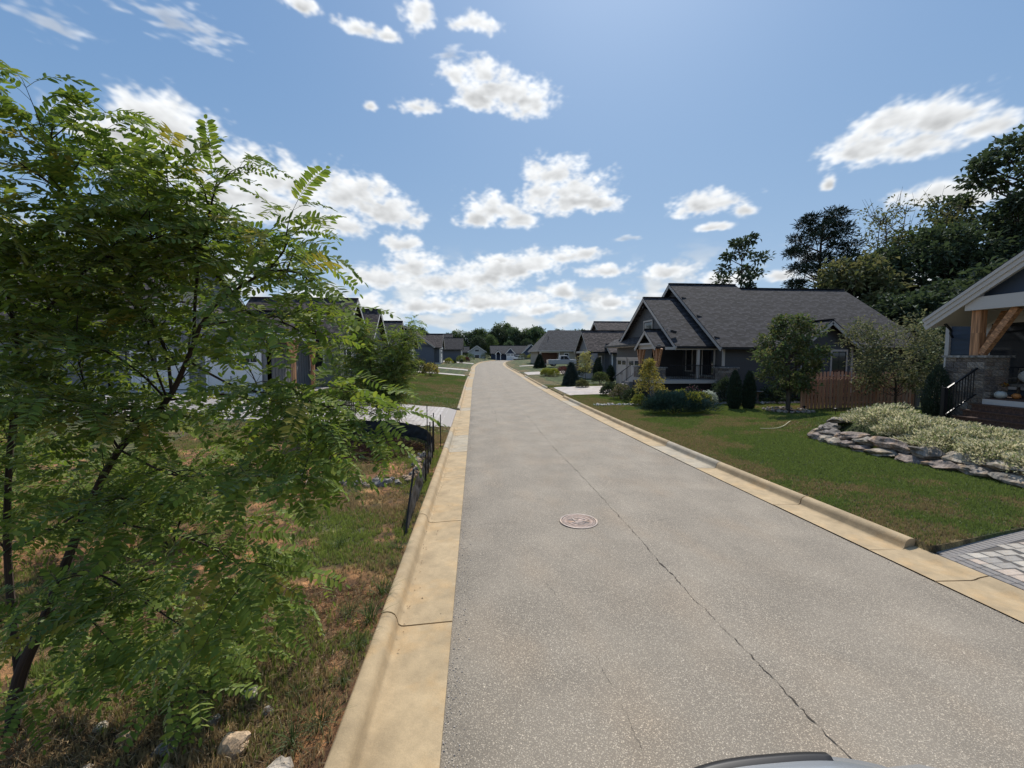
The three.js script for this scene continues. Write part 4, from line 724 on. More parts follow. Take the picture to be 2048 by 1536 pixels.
farHouse('tan_house', 'tan house with a grey roof and an open corner porch behind the pickup truck', t => {
  const w = farWall(.36, .31, .25), dk = Std({ color: lin(.16, .085, .06), roughness: .8 }); const m = M.shingleSlate; const g0 = 1.0;
  // hipped at the street end
  const e = { x0: 12.9, x1: 30, zn: -87.5, zf: -103, y: 3.95, yR: 8.6, zc: -95.2, xr: 16.6 };
  part(t, 'roof_slope', slab([V(e.x0, e.y, e.zn), V(e.x1, e.y, e.zn), V(e.x1, e.yR, e.zc), V(e.xr, e.yR, e.zc)], .06), m);
  part(t, 'roof_slope', slab([V(e.x1, e.y, e.zf), V(e.x0, e.y, e.zf), V(e.xr, e.yR, e.zc), V(e.x1, e.yR, e.zc)], .06), m);
  part(t, 'roof_slope', slab([V(e.x0, e.y, e.zf), V(e.x0, e.y, e.zn), V(e.xr, e.yR, e.zc)], .06), m);
  part(t, 'fascia', mergeGeometries([beam(V(e.x0, e.y - .1, e.zn), V(e.x1, e.y - .1, e.zn), .06, .26), beam(V(e.x0, e.y - .1, e.zf), V(e.x0, e.y - .1, e.zn + .02), .06, .26)]), M.trim);
  wall(t, P4([17.7, g0, -88.1], [29.5, g0, -88.1], [29.5, 3.9, -88.1], [17.7, 3.9, -88.1]), V(0, 0, 1), w);
  wall(t, P4([13.6, g0, -90.8], [17.7, g0, -90.8], [17.7, 3.9, -90.8], [13.6, 3.9, -90.8]), V(0, 0, 1), dk);
  wall(t, P4([17.72, g0, -90.8], [17.72, g0, -88.1], [17.72, 3.9, -88.1], [17.72, 3.9, -90.8]), V(-1, 0, 0), w);
  wall(t, P4([13.5, g0, -102.4], [13.5, g0, -90.7], [13.5, 3.9, -90.7], [13.5, 3.9, -102.4]), V(-1, 0, 0), w);
  wall(t, P4([29.5, g0, -102.4], [13.5, g0, -102.4], [13.5, 3.9, -102.4], [29.5, 3.9, -102.4]), V(0, 0, -1), w);
  part(t, 'porch_post', box(13.5, 13.85, g0, 3.8, -88.35, -88.05), M.white); part(t, 'porch_floor', box(13.4, 17.7, g0 - .4, g0 + .18, -90.8, -87.9), M.drive); part(t, 'trim_board', box(17.55, 17.75, g0, 3.9, -88.05, -87.98), M.white); part(t, 'porch_beam', box(13.5, 17.7, 3.5, 3.85, -88.4, -88.1), M.white);
  windowUnit(t, V(19.2, 2.5, -88.07), V(0, 0, 1), .8, 1.6, { trim: M.white, k: .14 }); windowUnit(t, V(24, 2.5, -88.07), V(0, 0, 1), 1.2, 1.5, { trim: M.white });
  gable(t, { axis: 'z', r0: -91, r1: -86.6, c: 21.8, yR: 4.9, n: 23.2, yN: 3.8, f: 20.4, yF: 3.8, m, rake0: false }); gableWall(t, 'z', -87.3, 21.8, 1.2, 3.8, 4.7, 1, w);
  part(t, 'vent_pipe', new THREE.CylinderGeometry(.06, .06, .9, 8).translate(15.9, 6.6, -91.5), M.black);
});
farHouse('navy_house', 'navy house with white trimmed gables and garage door at the end of the street', t => {
  const w = farWall(.045, .06, .10); const m = M.shingleSlate; const g0 = 1.2;
  gable(t, { axis: 'x', r0: 6.0, r1: 26, c: -167, yR: 6.9, n: -161, yN: 3.7, f: -173, yF: 3.7, m, trim: M.white });
  blockWalls(t, 6.5, 25.5, g0 - .5, 3.9, -172.5, -161.6, w);
  gable(t, { axis: 'z', r0: -168, r1: -159.4, c: 21.2, yR: 7.3, n: 24.6, yN: 4.6, f: 17.4, yF: 3.6, m, trim: M.white, rake0: false }); wall(t, P4([17.8, g0 - .5, -160], [24.2, g0 - .5, -160], [24.2, 4.6, -160], [21.2, 7.0, -160], [17.8, 3.8, -160]), V(0, 0, 1), w);
  gable(t, { axis: 'z', r0: -167, r1: -158.6, c: 13.3, yR: 5.9, n: 15.3, yN: 3.6, f: 11.3, yF: 3.6, m, trim: M.white, rake0: false }); wall(t, P4([11.7, g0 - .5, -159.2], [14.9, g0 - .5, -159.2], [14.9, 3.7, -159.2], [13.3, 5.6, -159.2], [11.7, 3.7, -159.2]), V(0, 0, 1), w);
  gable(t, { axis: 'z', r0: -165, r1: -159.4, c: 8.8, yR: 4.9, n: 10.0, yN: 3.5, f: 7.6, yF: 3.5, m, trim: M.white, rake0: false });
  garageDoor(t, V(13.3, g0, -159.15), V(0, 0, 1), 2.7, 2.3, M.white, M.white, { panels: 2 }); windowUnit(t, V(21.2, 4.5, -159.96), V(0, 0, 1), 1.4, 1.1, { trim: M.white }); windowUnit(t, V(21.8, 2.2, -159.96), V(0, 0, 1), 1.4, 1.3, { trim: M.white });
  for (const x of [8, 9.7]) part(t, 'porch_post', box(x - .12, x + .12, g0, 3.6, -159.9, -159.66), M.white);
});
farHouse('pale_house', 'pale grey house with a white gable beyond the street bend', t => {
  const w = farWall(.42, .43, .43); const m = M.shingleSlate; const g0 = 1.3;
  gable(t, { axis: 'z', r0: -176, r1: -163.4, c: .9, yR: 6.9, n: 4.6, yN: 4.4, f: -2.8, yF: 4.4, m, trim: M.white, rake0: false });
  wall(t, P4([-2.4, g0, -164], [4.2, g0, -164], [4.2, 4.5, -164], [.9, 6.7, -164], [-2.4, 4.5, -164]), V(0, 0, 1), w); wall(t, P4([4.2, g0, -164], [4.2, g0, -175], [4.2, 4.5, -175], [4.2, 4.5, -164]), V(1, 0, 0), w);
  windowUnit(t, V(.9, 4.9, -163.96), V(0, 0, 1), 1.6, .8, { trim: M.white }); windowUnit(t, V(.9, 2.6, -163.96), V(0, 0, 1), 1.6, 1.3, { trim: M.white });
  gable(t, { axis: 'x', r0: -10, r1: -2, c: -168, yR: 6.6, n: -164.5, yN: 4.2, f: -171.5, yF: 4.2, m, trim: M.white, rake1: false });
});
const LOCUST_STEMS={
S1:[[-3.41,0.01,-3.23],[-3.32,0.44,-3.25],[-3.1,0.87,-3.21],[-2.91,1.26,-3.17],[-2.73,1.72,-3.19],[-2.46,2.15,-3.14],[-2.09,2.5,-3.08],[-1.92,2.77,-3.03],[-1.8,3.0,-2.99]],
S2:[[-1.8,3.0,-2.99],[-1.64,3.12,-2.88],[-1.43,3.22,-2.77],[-1.23,3.3,-2.66],[-1.11,3.38,-2.6],[-1.05,3.44,-2.55]],
S3:[[-1.88,2.87,-3.04],[-1.83,3.17,-3.0],[-1.74,3.41,-2.91],[-1.62,3.63,-2.81],[-1.52,3.76,-2.71],[-1.5,3.85,-2.72]],
S4:[[-2.06,2.57,-3.08],[-2.11,2.85,-3.11],[-2.25,3.29,-3.0],[-2.35,3.61,-2.88],[-2.42,3.77,-2.79],[-2.43,3.96,-2.75],[-2.37,4.09,-2.71]],
S5:[[-3.24,2.21,-3.26],[-2.99,2.87,-3.13],[-2.53,3.28,-2.97],[-2.13,3.45,-2.84],[-1.88,3.54,-2.83]],
S6:[[-3.32,0.44,-3.25],[-3.4,1.39,-3.32],[-3.33,2.13,-3.32],[-3.1,2.77,-3.19],[-3.06,3.23,-3.11],[-2.98,3.6,-3.03]],
S7:[[-1.92,2.77,-3.03],[-1.52,2.61,-2.84],[-1.19,2.56,-2.7],[-1.05,2.54,-2.64],[-0.91,2.52,-2.58],[-0.82,2.49,-2.52]],
S8:[[-2.09,2.5,-3.08],[-1.52,2.55,-2.83],[-1.19,2.44,-2.7],[-1.03,2.37,-2.58],[-0.92,2.3,-2.51],[-0.85,2.26,-2.45]],
S9:[[-2.46,2.15,-3.14],[-1.94,2.03,-2.89],[-1.53,2.07,-2.7],[-1.2,2.09,-2.57],[-0.98,2.07,-2.5]],
S10:[[-2.73,1.72,-3.19],[-2.27,1.69,-2.94],[-1.77,1.66,-2.75],[-1.41,1.55,-2.61],[-1.15,1.4,-2.52]],
S11:[[-2.91,1.26,-3.17],[-2.47,1.36,-2.94],[-2.03,1.25,-2.74],[-1.71,1.1,-2.65]],
S12:[[-3.1,0.87,-3.21],[-2.63,1.13,-2.94],[-2.24,1.0,-2.74]],
S13:[[-1.8,3.0,-2.99],[-1.46,3.02,-2.81],[-1.25,3.02,-2.69],[-1.08,2.98,-2.62],[-0.96,2.91,-2.56]],
S14:[[-1.23,3.3,-2.66],[-1.07,3.29,-2.59],[-0.97,3.26,-2.53],[-0.88,3.18,-2.47]],
S15:[[-2.42,3.77,-2.79],[-2.55,3.87,-2.76],[-2.64,3.9,-2.72]],
S16:[[-1.74,3.47,-2.91],[-1.89,3.68,-2.89],[-1.97,3.81,-2.86]],
S17:[[-2.25,3.29,-3.0],[-1.96,3.41,-2.93],[-1.67,3.49,-2.86],[-1.49,3.52,-2.79]],
S18:[[-2.46,2.15,-3.14],[-2.62,2.5,-3.13],[-2.72,2.84,-3.16],[-2.8,3.11,-3.13]],
S19:[[-3.38,1.39,-3.32],[-2.83,1.65,-3.09],[-2.36,1.87,-2.91],[-1.89,1.89,-2.72]],
S20:[[-2.09,2.5,-3.08],[-2.23,2.71,-3.01],[-2.37,2.84,-2.93],[-2.54,2.87,-2.89]],
S22:[[-2.25,3.29,-3.0],[-2.37,3.41,-2.96],[-2.57,3.46,-2.93],[-2.77,3.42,-2.9]],
S23:[[-2.09,2.5,-3.08],[-2.17,2.84,-3.06],[-2.16,3.1,-3.03],[-2.06,3.29,-2.98]],
S21:[[-3.33,2.13,-3.32],[-2.89,2.4,-3.14],[-2.42,2.42,-2.95],[-2.05,2.37,-2.82]],
};
// ---------- foliage kit ----------
// many small folded leaves; place(r) gives [x, y, z, outX, outY, outZ]
function leafCloud(n, place, len, wid, cols, seed, opt = {}) {
  const r = rng(seed); const pos = new Float32Array(n * 12), col = new Float32Array(n * 12), idx = new Uint32Array(n * 6);
  const d = V(0, 0, 0), a = V(0, 0, 0), b = V(0, 0, 0), nn = V(0, 0, 0), tint = opt.tint ?? 1;
  for (let i = 0; i < n; i++) {
    const p = place(r, i); const l = len * (.65 + r() * .7), w = wid * (.65 + r() * .7);
    d.set(p[3] + (r() - .5) * (opt.spread ?? 1.4), p[4] + (r() - .5) * (opt.spread ?? 1.4) + (opt.lift ?? 0), p[5] + (r() - .5) * (opt.spread ?? 1.4)).normalize();
    nn.set(r() - .5, (opt.flat ?? .7) + r() * .3, r() - .5).normalize(); a.crossVectors(d, nn).normalize(); b.crossVectors(a, d);
    const fold = w * .3, o = i * 12;
    const P = [p[0], p[1], p[2], p[0] + d.x * l * .5 + a.x * w * .5 + b.x * fold, p[1] + d.y * l * .5 + a.y * w * .5 + b.y * fold, p[2] + d.z * l * .5 + a.z * w * .5 + b.z * fold, p[0] + d.x * l, p[1] + d.y * l - l * .1, p[2] + d.z * l, p[0] + d.x * l * .5 - a.x * w * .5 + b.x * fold, p[1] + d.y * l * .5 - a.y * w * .5 + b.y * fold, p[2] + d.z * l * .5 - a.z * w * .5 + b.z * fold];
    pos.set(P, o); const c = cols[Math.floor(r() * cols.length)], k = .75 + r() * .5; for (let q = 0; q < 4; q++) { col[o + q * 3] = c[0] * k * tint; col[o + q * 3 + 1] = c[1] * k * tint; col[o + q * 3 + 2] = c[2] * k * tint; }
    const v = i * 4; idx.set([v, v + 1, v + 2, v, v + 2, v + 3], i * 6);
  }
  const g = new THREE.BufferGeometry(); g.setAttribute('position', new THREE.BufferAttribute(pos, 3)); g.setAttribute('color', new THREE.BufferAttribute(col, 3)); g.setIndex(new THREE.BufferAttribute(idx, 1)); g.computeVertexNormals(); return g;
}
const gauss = r => (r() + r() + r() + r() - 2) * 1.0;
const GREEN = [[.058, .088, .024], [.05, .076, .022], [.07, .10, .03], [.062, .08, .022]], DEEP = [[.034, .050, .020], [.040, .056, .022], [.028, .041, .017]], LIME = [[.20, .21, .03], [.26, .24, .035], [.14, .17, .03]], GOLD = [[.36, .30, .05], [.42, .33, .07], [.28, .26, .05]], BLUEG = [[.04, .085, .06], [.05, .10, .075], [.035, .07, .05]], PINE = [[.022, .042, .022], [.028, .05, .026], [.018, .034, .018]], MAROON = [[.08, .022, .025], [.06, .02, .022], [.1, .04, .03]], CREAM = [[.62, .57, .36], [.70, .65, .44], [.52, .50, .29], [.26, .30, .13]], SILVER = [[.34, .36, .30], [.26, .30, .22], [.4, .41, .36]], OLIVE = [[.085, .09, .03], [.07, .08, .025], [.11, .105, .04]];
function crownRadius(shape, t) { if (shape === 'cone') return Math.pow(1 - t, .85) * .95 + .05; if (shape === 'column') return t < .5 ? .8 + .4 * t : Math.sqrt(Math.max(0, 1 - ((t - .5) / .5) ** 2)) * 1.0; if (shape === 'vase') return .35 + .65 * Math.sin(Math.PI * clamp(.1 + t * .72)); if (shape === 'pine') return Math.sqrt(Math.max(.02, 1 - Math.pow((t - .36) / .66, 2))); return Math.pow(Math.sin(Math.PI * (.12 + .82 * t)), .7); }
function tree(o) {
  const t = thing(o.name, o.label, o.cat || 'tree', o.pos, 0, o.group); const r = rng(o.seed);
  const y0 = o.h * (o.base ?? .3), ch = o.h - y0; const trunkTop = o.h * (o.top ?? .8);
  const lean = [(r() - .5) * .06 * o.h, (r() - .5) * .06 * o.h];
  const tp = []; for (let i = 0; i <= 6; i++) { const k = i / 6; tp.push(V(lean[0] * k * k + (i ? fbm(k * 3, o.seed, 1, 2) * .05 * o.h * .5 : 0), trunkTop * k - (i ? 0 : .12), lean[1] * k * k + (i ? fbm(k * 3, o.seed, 7, 2) * .05 * o.h * .5 : 0))); }
  part(t, 'trunk', tube(tp, tp.map((p, i) => o.tr * (1.15 - i / 6 * .95)), 8), o.bark || M.bark);
  const limbs = [], cl = []; const rz = o.rz ?? o.rx;
  for (let i = 0; i < o.clumps; i++) {
    const k = (i + r()) / o.clumps, a = i * 2.4 + r() * 1.2, rad = crownRadius(o.shape, k) * (.35 + .65 * Math.sqrt(r())); const c = V(Math.cos(a) * rad * o.rx + lean[0] * .7, y0 + ch * k * .97, Math.sin(a) * rad * rz + lean[1] * .7);
    const cr = o.cr * (.65 + r() * .6) * (o.shape === 'cone' ? .6 + .6 * (1 - k) : 1); cl.push([c, cr]);
    const sy = clamp(c.y - rad * o.rx * .7, o.h * (o.base ?? .3) * .6, trunkTop); const f = sy / trunkTop * 6, fi = Math.min(5, Math.floor(f)); const s = tp[fi].clone().lerp(tp[fi + 1], f - fi);
    const mid = s.clone().lerp(c, .55).add(V(0, -.06 * s.distanceTo(c), 0)); const pts = curve([s, mid, c], 5); limbs.push(tube(pts, pts.map((p, j) => Math.max(.006, o.tr * .34 * (1 - j / 5.6))), 5));
    if (o.twigs) for (let q = 0; q < o.twigs; q++) { const e = c.clone().add(V(gauss(r) * cr * 1.2, (o.twigUp ?? .2) * cr + gauss(r) * cr, gauss(r) * cr * 1.2)); const s2 = pts[3 + Math.floor(r() * 2)]; limbs.push(tube([s2, s2.clone().lerp(e, .5).add(V(0, .05 * cr, 0)), e], [.012, .008, .004].map(v => v * (o.tw || 1)), 4)); }
  }
  part(t, 'limbs', mergeGeometries(limbs), o.bark || M.bark, true);
  if (o.n) part(t, 'crown', leafCloud(o.n, (q) => { const [c, cr] = cl[Math.floor(q() * cl.length)]; const x = gauss(q), y = gauss(q), z = gauss(q); const m = Math.hypot(x, y, z) + .01; return [c.x + x * cr, c.y + y * cr * (o.sq ?? .7), c.z + z * cr, x / m * .8, y / m * .5 + .1, z / m * .8]; }, o.leaf, o.leaf * (o.asp ?? .55), o.cols, o.seed + 1, { tint: o.mat ? 1 : 1.75, ...(o.lo || {}) }), o.mat || M.leaf, true);
  return t;
}
// low dome of leaves on short stems
function shrub(o) {
  const t = thing(o.name, o.label, o.cat || 'shrub', o.pos, o.turn || 0, o.group); const r = rng(o.seed); const st = [];
  for (let i = 0; i < (o.stems ?? 9); i++) { const a = i * 2.4, e = V(Math.cos(a) * o.rx * (.3 + .5 * r()), o.h * (.5 + .4 * r()), Math.sin(a) * (o.rz ?? o.rx) * (.3 + .5 * r())); st.push(tube(curve([V(Math.cos(a) * .05, -.06, Math.sin(a) * .05), e.clone().multiplyScalar(.5).add(V(0, .1 * o.h, 0)), e], 5), [.016, .014, .012, .01, .008, .005].map(v => v * (o.sr || 1)), 5)); }
  part(t, 'stems', mergeGeometries(st), o.bark || M.bark, true);
  const ox = r() * 90; part(t, 'foliage', leafCloud(o.n, q => { const a = q() * 6.283, v = Math.asin(Math.pow(q(), .8)) * 1.0, k = (o.shell ?? .55) + (1 - (o.shell ?? .55)) * Math.sqrt(q()); const dx = Math.cos(v) * Math.cos(a), dy = Math.sin(v), dz = Math.cos(v) * Math.sin(a); const b = 1 + (o.bump ?? .5) * fbm(dx * 2.2 + ox, dy * 2.2, dz * 2.2, 3); const low = (o.low ?? .12); return [dx * k * o.rx * b, low * o.h + dy * k * o.h * (1 - low) * b, dz * k * (o.rz ?? o.rx) * b, dx, dy + .3, dz]; }, o.leaf, o.leaf * (o.asp ?? .55), o.cols, o.seed + 3, { tint: o.mat || o.noTint ? 1 : 1.5, ...(o.lo || {}) }), o.mat || M.leaf, true);
  return t;
}
function columnar(o) {                                            // clipped conical evergreen
  const t = thing(o.name, o.label, o.cat || 'shrub', o.pos, 0, o.group); const R = y => { const k = y / o.h; return o.rx * (o.shape === 'spruce' ? Math.pow(1 - k, .9) : Math.pow(Math.sin(Math.PI * clamp(.22 + .78 * k)), .75)); };
  part(t, 'trunk', tube([V(0, -.1, 0), V(0, o.h * .5, 0), V(0, o.h * .94, 0)], [.05, .035, .008], 8), M.bark);
  part(t, 'foliage', leafCloud(Math.round(o.n * 2.1), q => { const y = o.h * (1 - Math.pow(q(), .62)) * .99, a = q() * 6.283, k = .3 + .72 * Math.sqrt(q()); const b = 1 + .16 * fbm(Math.cos(a) * 2, y * 2.2, Math.sin(a) * 2 + o.seed, 3) * 2; return [Math.cos(a) * R(y) * k * b, y, Math.sin(a) * R(y) * k * b, Math.cos(a) * .5, o.shape === 'spruce' ? .15 : 1.0, Math.sin(a) * .5]; }, o.leaf, o.leaf * .28, o.cols, o.seed, { spread: .8, flat: .2 }), M.needle, true);
  return t;
}
// ---------- trees at the right, behind the houses ----------
const yl = (x, z) => lot(x, z);
tree({ name: 'yard_tree', label: 'small round leafy tree in a stone mulch ring near the picket fence', pos: [15.75, yl(15.75, -20.06), -20.06], h: 4.75, base: .26, rx: 1.45, shape: 'oval', clumps: 26, cr: .33, n: 5200, leaf: .2, asp: .5, cols: [...GREEN, ...OLIVE], tr: .1, seed: 21, bark: M.barkGrey, twigs: 1 });
tree({ name: 'multi_stem_shrub', label: 'airy many stemmed shrub growing between the picket fence and the boulders', cat: 'shrub', pos: [20.2, yl(20.2, -18.7), -18.7], h: 4.3, base: .28, rx: 2.0, shape: 'vase', clumps: 34, cr: .5, n: 6000, leaf: .16, asp: .5, cols: [[.10, .105, .045], [.13, .125, .06], [.075, .085, .035]], tr: .05, seed: 23, top: .6, twigs: 2 });
const woods = 'trees behind the houses on the right';
tree({ name: 'pine_tree', label: 'tall dark pine with a rounded clumped crown above the charcoal roof', pos: [38.2, .5, -45], h: 18.2, base: .42, rx: 3.9, shape: 'pine', clumps: 40, cr: .72, n: 11000, leaf: .55, asp: .16, cols: PINE, tr: .3, seed: 31, mat: M.needle, bark: M.bark, sq: .5, lo: { lift: .3 }, top: .97 });
tree({ name: 'slim_tree', label: 'slim feathery tree standing alone above the charcoal roof ridge', pos: [31.0, .5, -48], h: 16.6, base: .3, rx: 2.5, shape: 'oval', clumps: 22, cr: .55, n: 2500, leaf: .5, asp: .5, cols: DEEP, tr: .2, seed: 33, twigs: 1, tw: 2 });
for (const [i, [x, z, h, rx, n, cols, base]] of [[36, -38, 11.4, 3.6, 6500, OLIVE, .15], [41, -41, 13, 4, 9000, DEEP, .12], [45.5, -38, 14.6, 4.2, 10000, DEEP, .1], [49, -43, 16.4, 4.6, 10000, GREEN, .12], [53, -37, 15.6, 4.4, 10000, DEEP, .1], [60, -40, 19, 5, 10000, GREEN, .1], [47, -31, 10.5, 3.6, 8000, DEEP, .05], [40, -32, 8.5, 3.4, 7000, DEEP, .05], [34, -31, 7.2, 2.6, 5000, DEEP, .05], [53, -29, 12.5, 3.8, 8000, DEEP, .05], [29.5, -22.5, 5.6, 2.1, 4500, [...DEEP, ...SILVER.slice(1, 2)], .05], [33, -24, 8, 2.8, 6000, DEEP, .05]].entries())
  tree({ name: 'woodland_tree', label: ['olive tinged low tree beneath the tall pine', 'dark tree filling the gap beside the pine', 'dense dark tree below the bare twiggy tops', 'tall mid green tree behind the bare twiggy tops', 'dense dark tree above the white porch rake', 'tall mid green tree beneath the spreading oak', 'dark understorey tree behind the blue porch', 'dark low tree past the charcoal roof end', 'small dark tree beside the charcoal gable end', 'dark tree over the blue house roof', 'glossy leaved shrubby tree left of the blue porch', 'dark shrubby tree behind the grey fence'][i], group: woods, pos: [x, .4, z], h, base, rx, shape: 'oval', clumps: 40, cr: rx * .27, n: Math.round(n * .8), leaf: .52, asp: .55, cols, tr: .18, seed: 200 + i * 7 });
tree({ name: 'oak_tree', label: 'large spreading oak with open crown towering over the woodland', pos: [56.5, .4, -40], h: 24.6, base: .45, rx: 6.8, shape: 'oval', clumps: 52, cr: 1.15, n: 9500, leaf: .6, asp: .6, cols: DEEP, tr: .4, seed: 290, twigs: 1, tw: 3 });
for (const [i, [x, z, h, n]] of [[43.5, -42, 18.3, 420], [46.3, -43, 19.6, 300], [48.6, -41, 18.4, 700], [45, -45, 18.8, 300]].entries()) tree({ name: 'bare_topped_tree', label: 'thin half bare tree with twiggy upright branches above the woods', group: 'half bare trees above the woods', pos: [x, .4, z], h, base: .55, rx: 2.0, shape: 'vase', clumps: 18, cr: .9, n, leaf: .4, cols: OLIVE, tr: .13, seed: 320 + i, twigs: 3, twigUp: 1.1, tw: 2.2, top: .95 });
tree({ name: 'back_garden_tree', label: 'dark tree rising behind the board and batten house', pos: [-35, 1, -50], h: 21, base: .3, rx: 4.5, shape: 'oval', clumps: 36, cr: 1.3, n: 7000, leaf: .42, cols: DEEP, tr: .3, seed: 341 });
// ---------- far woods ----------
{
  const kinds = [0, 1, 2].map(i => { const o = { name: 'far_tree', label: 'far tree in the wooded hill beyond the last houses', group: 'far trees beyond the last houses', pos: [0, -400, 0], h: 14, base: .12, rx: 5.2, shape: 'oval', clumps: 34, cr: 1.5, n: 4200, leaf: .75, asp: .65, cols: [DEEP, GREEN, [[.045, .075, .03], [.06, .085, .035]]][i], tr: .3, seed: 400 + i * 9 }; return tree(o); });
  const r = rng(51); let k = 0;
  const put = (x, z, h) => { const s = h / 14; const src = kinds[k % 3]; const y = lot(x, z) - .2; if (k < 3) { src.position.set(x, y, z); src.scale.set(s * .95, s, s * .95); src.rotation.y = r() * 6; } else dup(src, [x, y, z], r() * 6, null, [s * (.8 + r() * .35), s, s * (.8 + r() * .35)]); k++; };
  for (const [u, h] of [[-12, 11], [-8, 12.5], [-4, 12], [0, 13], [4, 13.5], [8, 12.5], [12, 15], [16, 17], [19.5, 14.5], [23, 12.5], [27, 14.5], [31, 16.5], [34.5, 16.2], [38, 14], [42, 13.5], [46, 14.5], [50, 13], [55, 14], [60, 13.5]]) { put(u + (r() - .5) * 2, -214 - r() * 16, h); }
  for (let i = 0; i < 12; i++) put(-14 + i * 7 + r() * 4, -196 - r() * 8, 7.5 + r() * 2.5);
  for (let i = 0; i < 14; i++) put(-20 - i * 9 - r() * 5, -190 + i * 7 - r() * 20, 12 + r() * 4);
  for (let i = 0; i < 14; i++) put(66 + i * 8 + r() * 5, -190 + i * 8 - r() * 20, 12 + r() * 4);
}
// ---------- garden planting by the charcoal house ----------
const bed = 'shrubs in the bed before the charcoal house';
shrub({ name: 'spreading_juniper', label: 'wide low blue green juniper on the lawn near the kerb', pos: [10.1, yl(10.1, -20.5), -20.5], h: 1.0, rx: 1.75, rz: 1.0, n: 9000, leaf: .2, asp: .16, cols: BLUEG, seed: 501, bump: .7, mat: M.needle, lo: { lift: .35 }, shell: .35 });
shrub({ name: 'gold_shrub', label: 'golden shrub growing out of the spreading juniper', pos: [10.75, yl(10.4, -20.1) + .45, -20.1], h: .62, rx: .36, n: 700, leaf: .13, asp: .3, cols: LIME, seed: 503 });
tree({ name: 'golden_sapling', label: 'small golden leaved tree in front of the dark porch', pos: [10.3, yl(10.3, -24.3), -24.3], h: 2.7, base: .28, rx: .9, shape: 'cone', clumps: 24, cr: .24, n: 1700, leaf: .15, asp: .42, cols: GOLD, tr: .035, seed: 505, lo: { flat: 1.2, tint: 1.1 } });
for (const [i, [x, z, h, rx, n, leaf, cols, lab]] of [[9.85, -30.2, .85, .75, 1500, .14, DEEP, 'dark green mounded shrub nearest the garage doors'], [9.75, -27.6, .95, .7, 1200, .13, [...OLIVE, [.22, .17, .14]], 'brown tinged flowering shrub by the porch steps'], [9.9, -26.0, .8, .6, 1000, .13, DEEP, 'dark shrub beneath the golden leaved tree'], [9.6, -24.0, .62, .5, 900, .12, LIME, 'lime green shrub beside the golden leaved tree'], [10.75, -22.6, .85, .58, 1300, .12, LIME, 'bright lime shrub behind the left of the juniper'], [11.7, -23.2, .9, .62, 1300, .12, LIME, 'bright lime shrub behind the middle of the juniper'], [12.7, -23.0, .75, .68, 1200, .12, [...LIME, ...OLIVE], 'yellow green leafy shrub behind the right of the juniper'], [13.4, -23.3, .8, .5, 900, .11, SILVER, 'silvery leaved shrub next to the stone base'], [13.3, -25.0, 1.0, .6, 800, .1, [[.45, .12, .12], [.5, .3, .25], ...DEEP], 'red and pink flowering plant below the porch rail'], [14.8, -23.9, 1.4, .8, 1800, .13, DEEP, 'dark evergreen shrub against the stone base'], [15.0, -22.6, .55, .5, 900, .1, OLIVE, 'small rounded olive shrub by the tall evergreens'], [17.6, -23.6, .8, .9, 1300, .13, DEEP, 'dark shrub beside the stone birdbath'], [19.2, -23.5, .9, 1.0, 1300, .13, DEEP, 'dark shrub under the small side window']].entries()) shrub({ name: 'garden_shrub', label: lab, group: bed, pos: [x, yl(x, z), z], h, rx, n, leaf, cols, seed: 520 + i * 5 });
columnar({ name: 'columnar_evergreen', label: 'tall pointed dark evergreen, one of two beside the stone path', group: 'pair of pointed evergreens', pos: [13.75, yl(13.75, -21.4), -21.4], h: 2.05, rx: .33, n: 3400, leaf: .12, cols: PINE, seed: 601 });
columnar({ name: 'columnar_evergreen', label: 'tall pointed dark evergreen, one of two beside the stone path', group: 'pair of pointed evergreens', pos: [14.5, yl(14.5, -21.3), -21.3], h: 2.0, rx: .31, n: 3400, leaf: .12, cols: PINE, seed: 607 });
columnar({ name: 'pier_evergreen', label: 'dark clipped evergreen column beside the blue house stone pier', pos: [15.5, yl(15.5, -12.95) - .1, -12.95], h: 1.95, rx: .34, n: 2800, leaf: .1, cols: PINE, seed: 611 });
// further gardens
columnar({ name: 'blue_spruce', label: 'small blue spruce on the lawn by the timber porch house', pos: [9.05, yl(9.05, -39.4), -39.4], h: 2.2, rx: .85, n: 3000, leaf: .2, cols: [[.03, .055, .045], [.04, .07, .06]], seed: 621, shape: 'spruce' });
columnar({ name: 'lawn_conifer', label: 'dark conifer on the lawn in front of the tan house', pos: [11.4, yl(11.4, -74.3), -74.3], h: 2.5, rx: 1.05, n: 2600, leaf: .24, cols: PINE, seed: 625, shape: 'spruce' });
columnar({ name: 'porch_evergreen', label: 'tall dark evergreen against the timber porch house', pos: [13.6, yl(13.6, -46.2), -46.2], h: 2.4, rx: .5, n: 2000, leaf: .16, cols: PINE, seed: 629 });
columnar({ name: 'corner_evergreen', label: 'short dark evergreen between the porch house and the garage drive', pos: [13.9, yl(13.9, -42.6), -42.6], h: 1.7, rx: .42, n: 1600, leaf: .15, cols: PINE, seed: 633 });
tree({ name: 'lawn_sapling', label: 'thin pale leaved sapling on the lawn of the timber porch house', pos: [11.9, yl(11.9, -44.9), -44.9], h: 3.0, base: .35, rx: .8, shape: 'oval', clumps: 16, cr: .3, n: 900, leaf: .18, cols: [[.2, .2, .06], [.25, .22, .08]], tr: .035, seed: 641 });
const farBed = 'shrubs along the far right lawns';
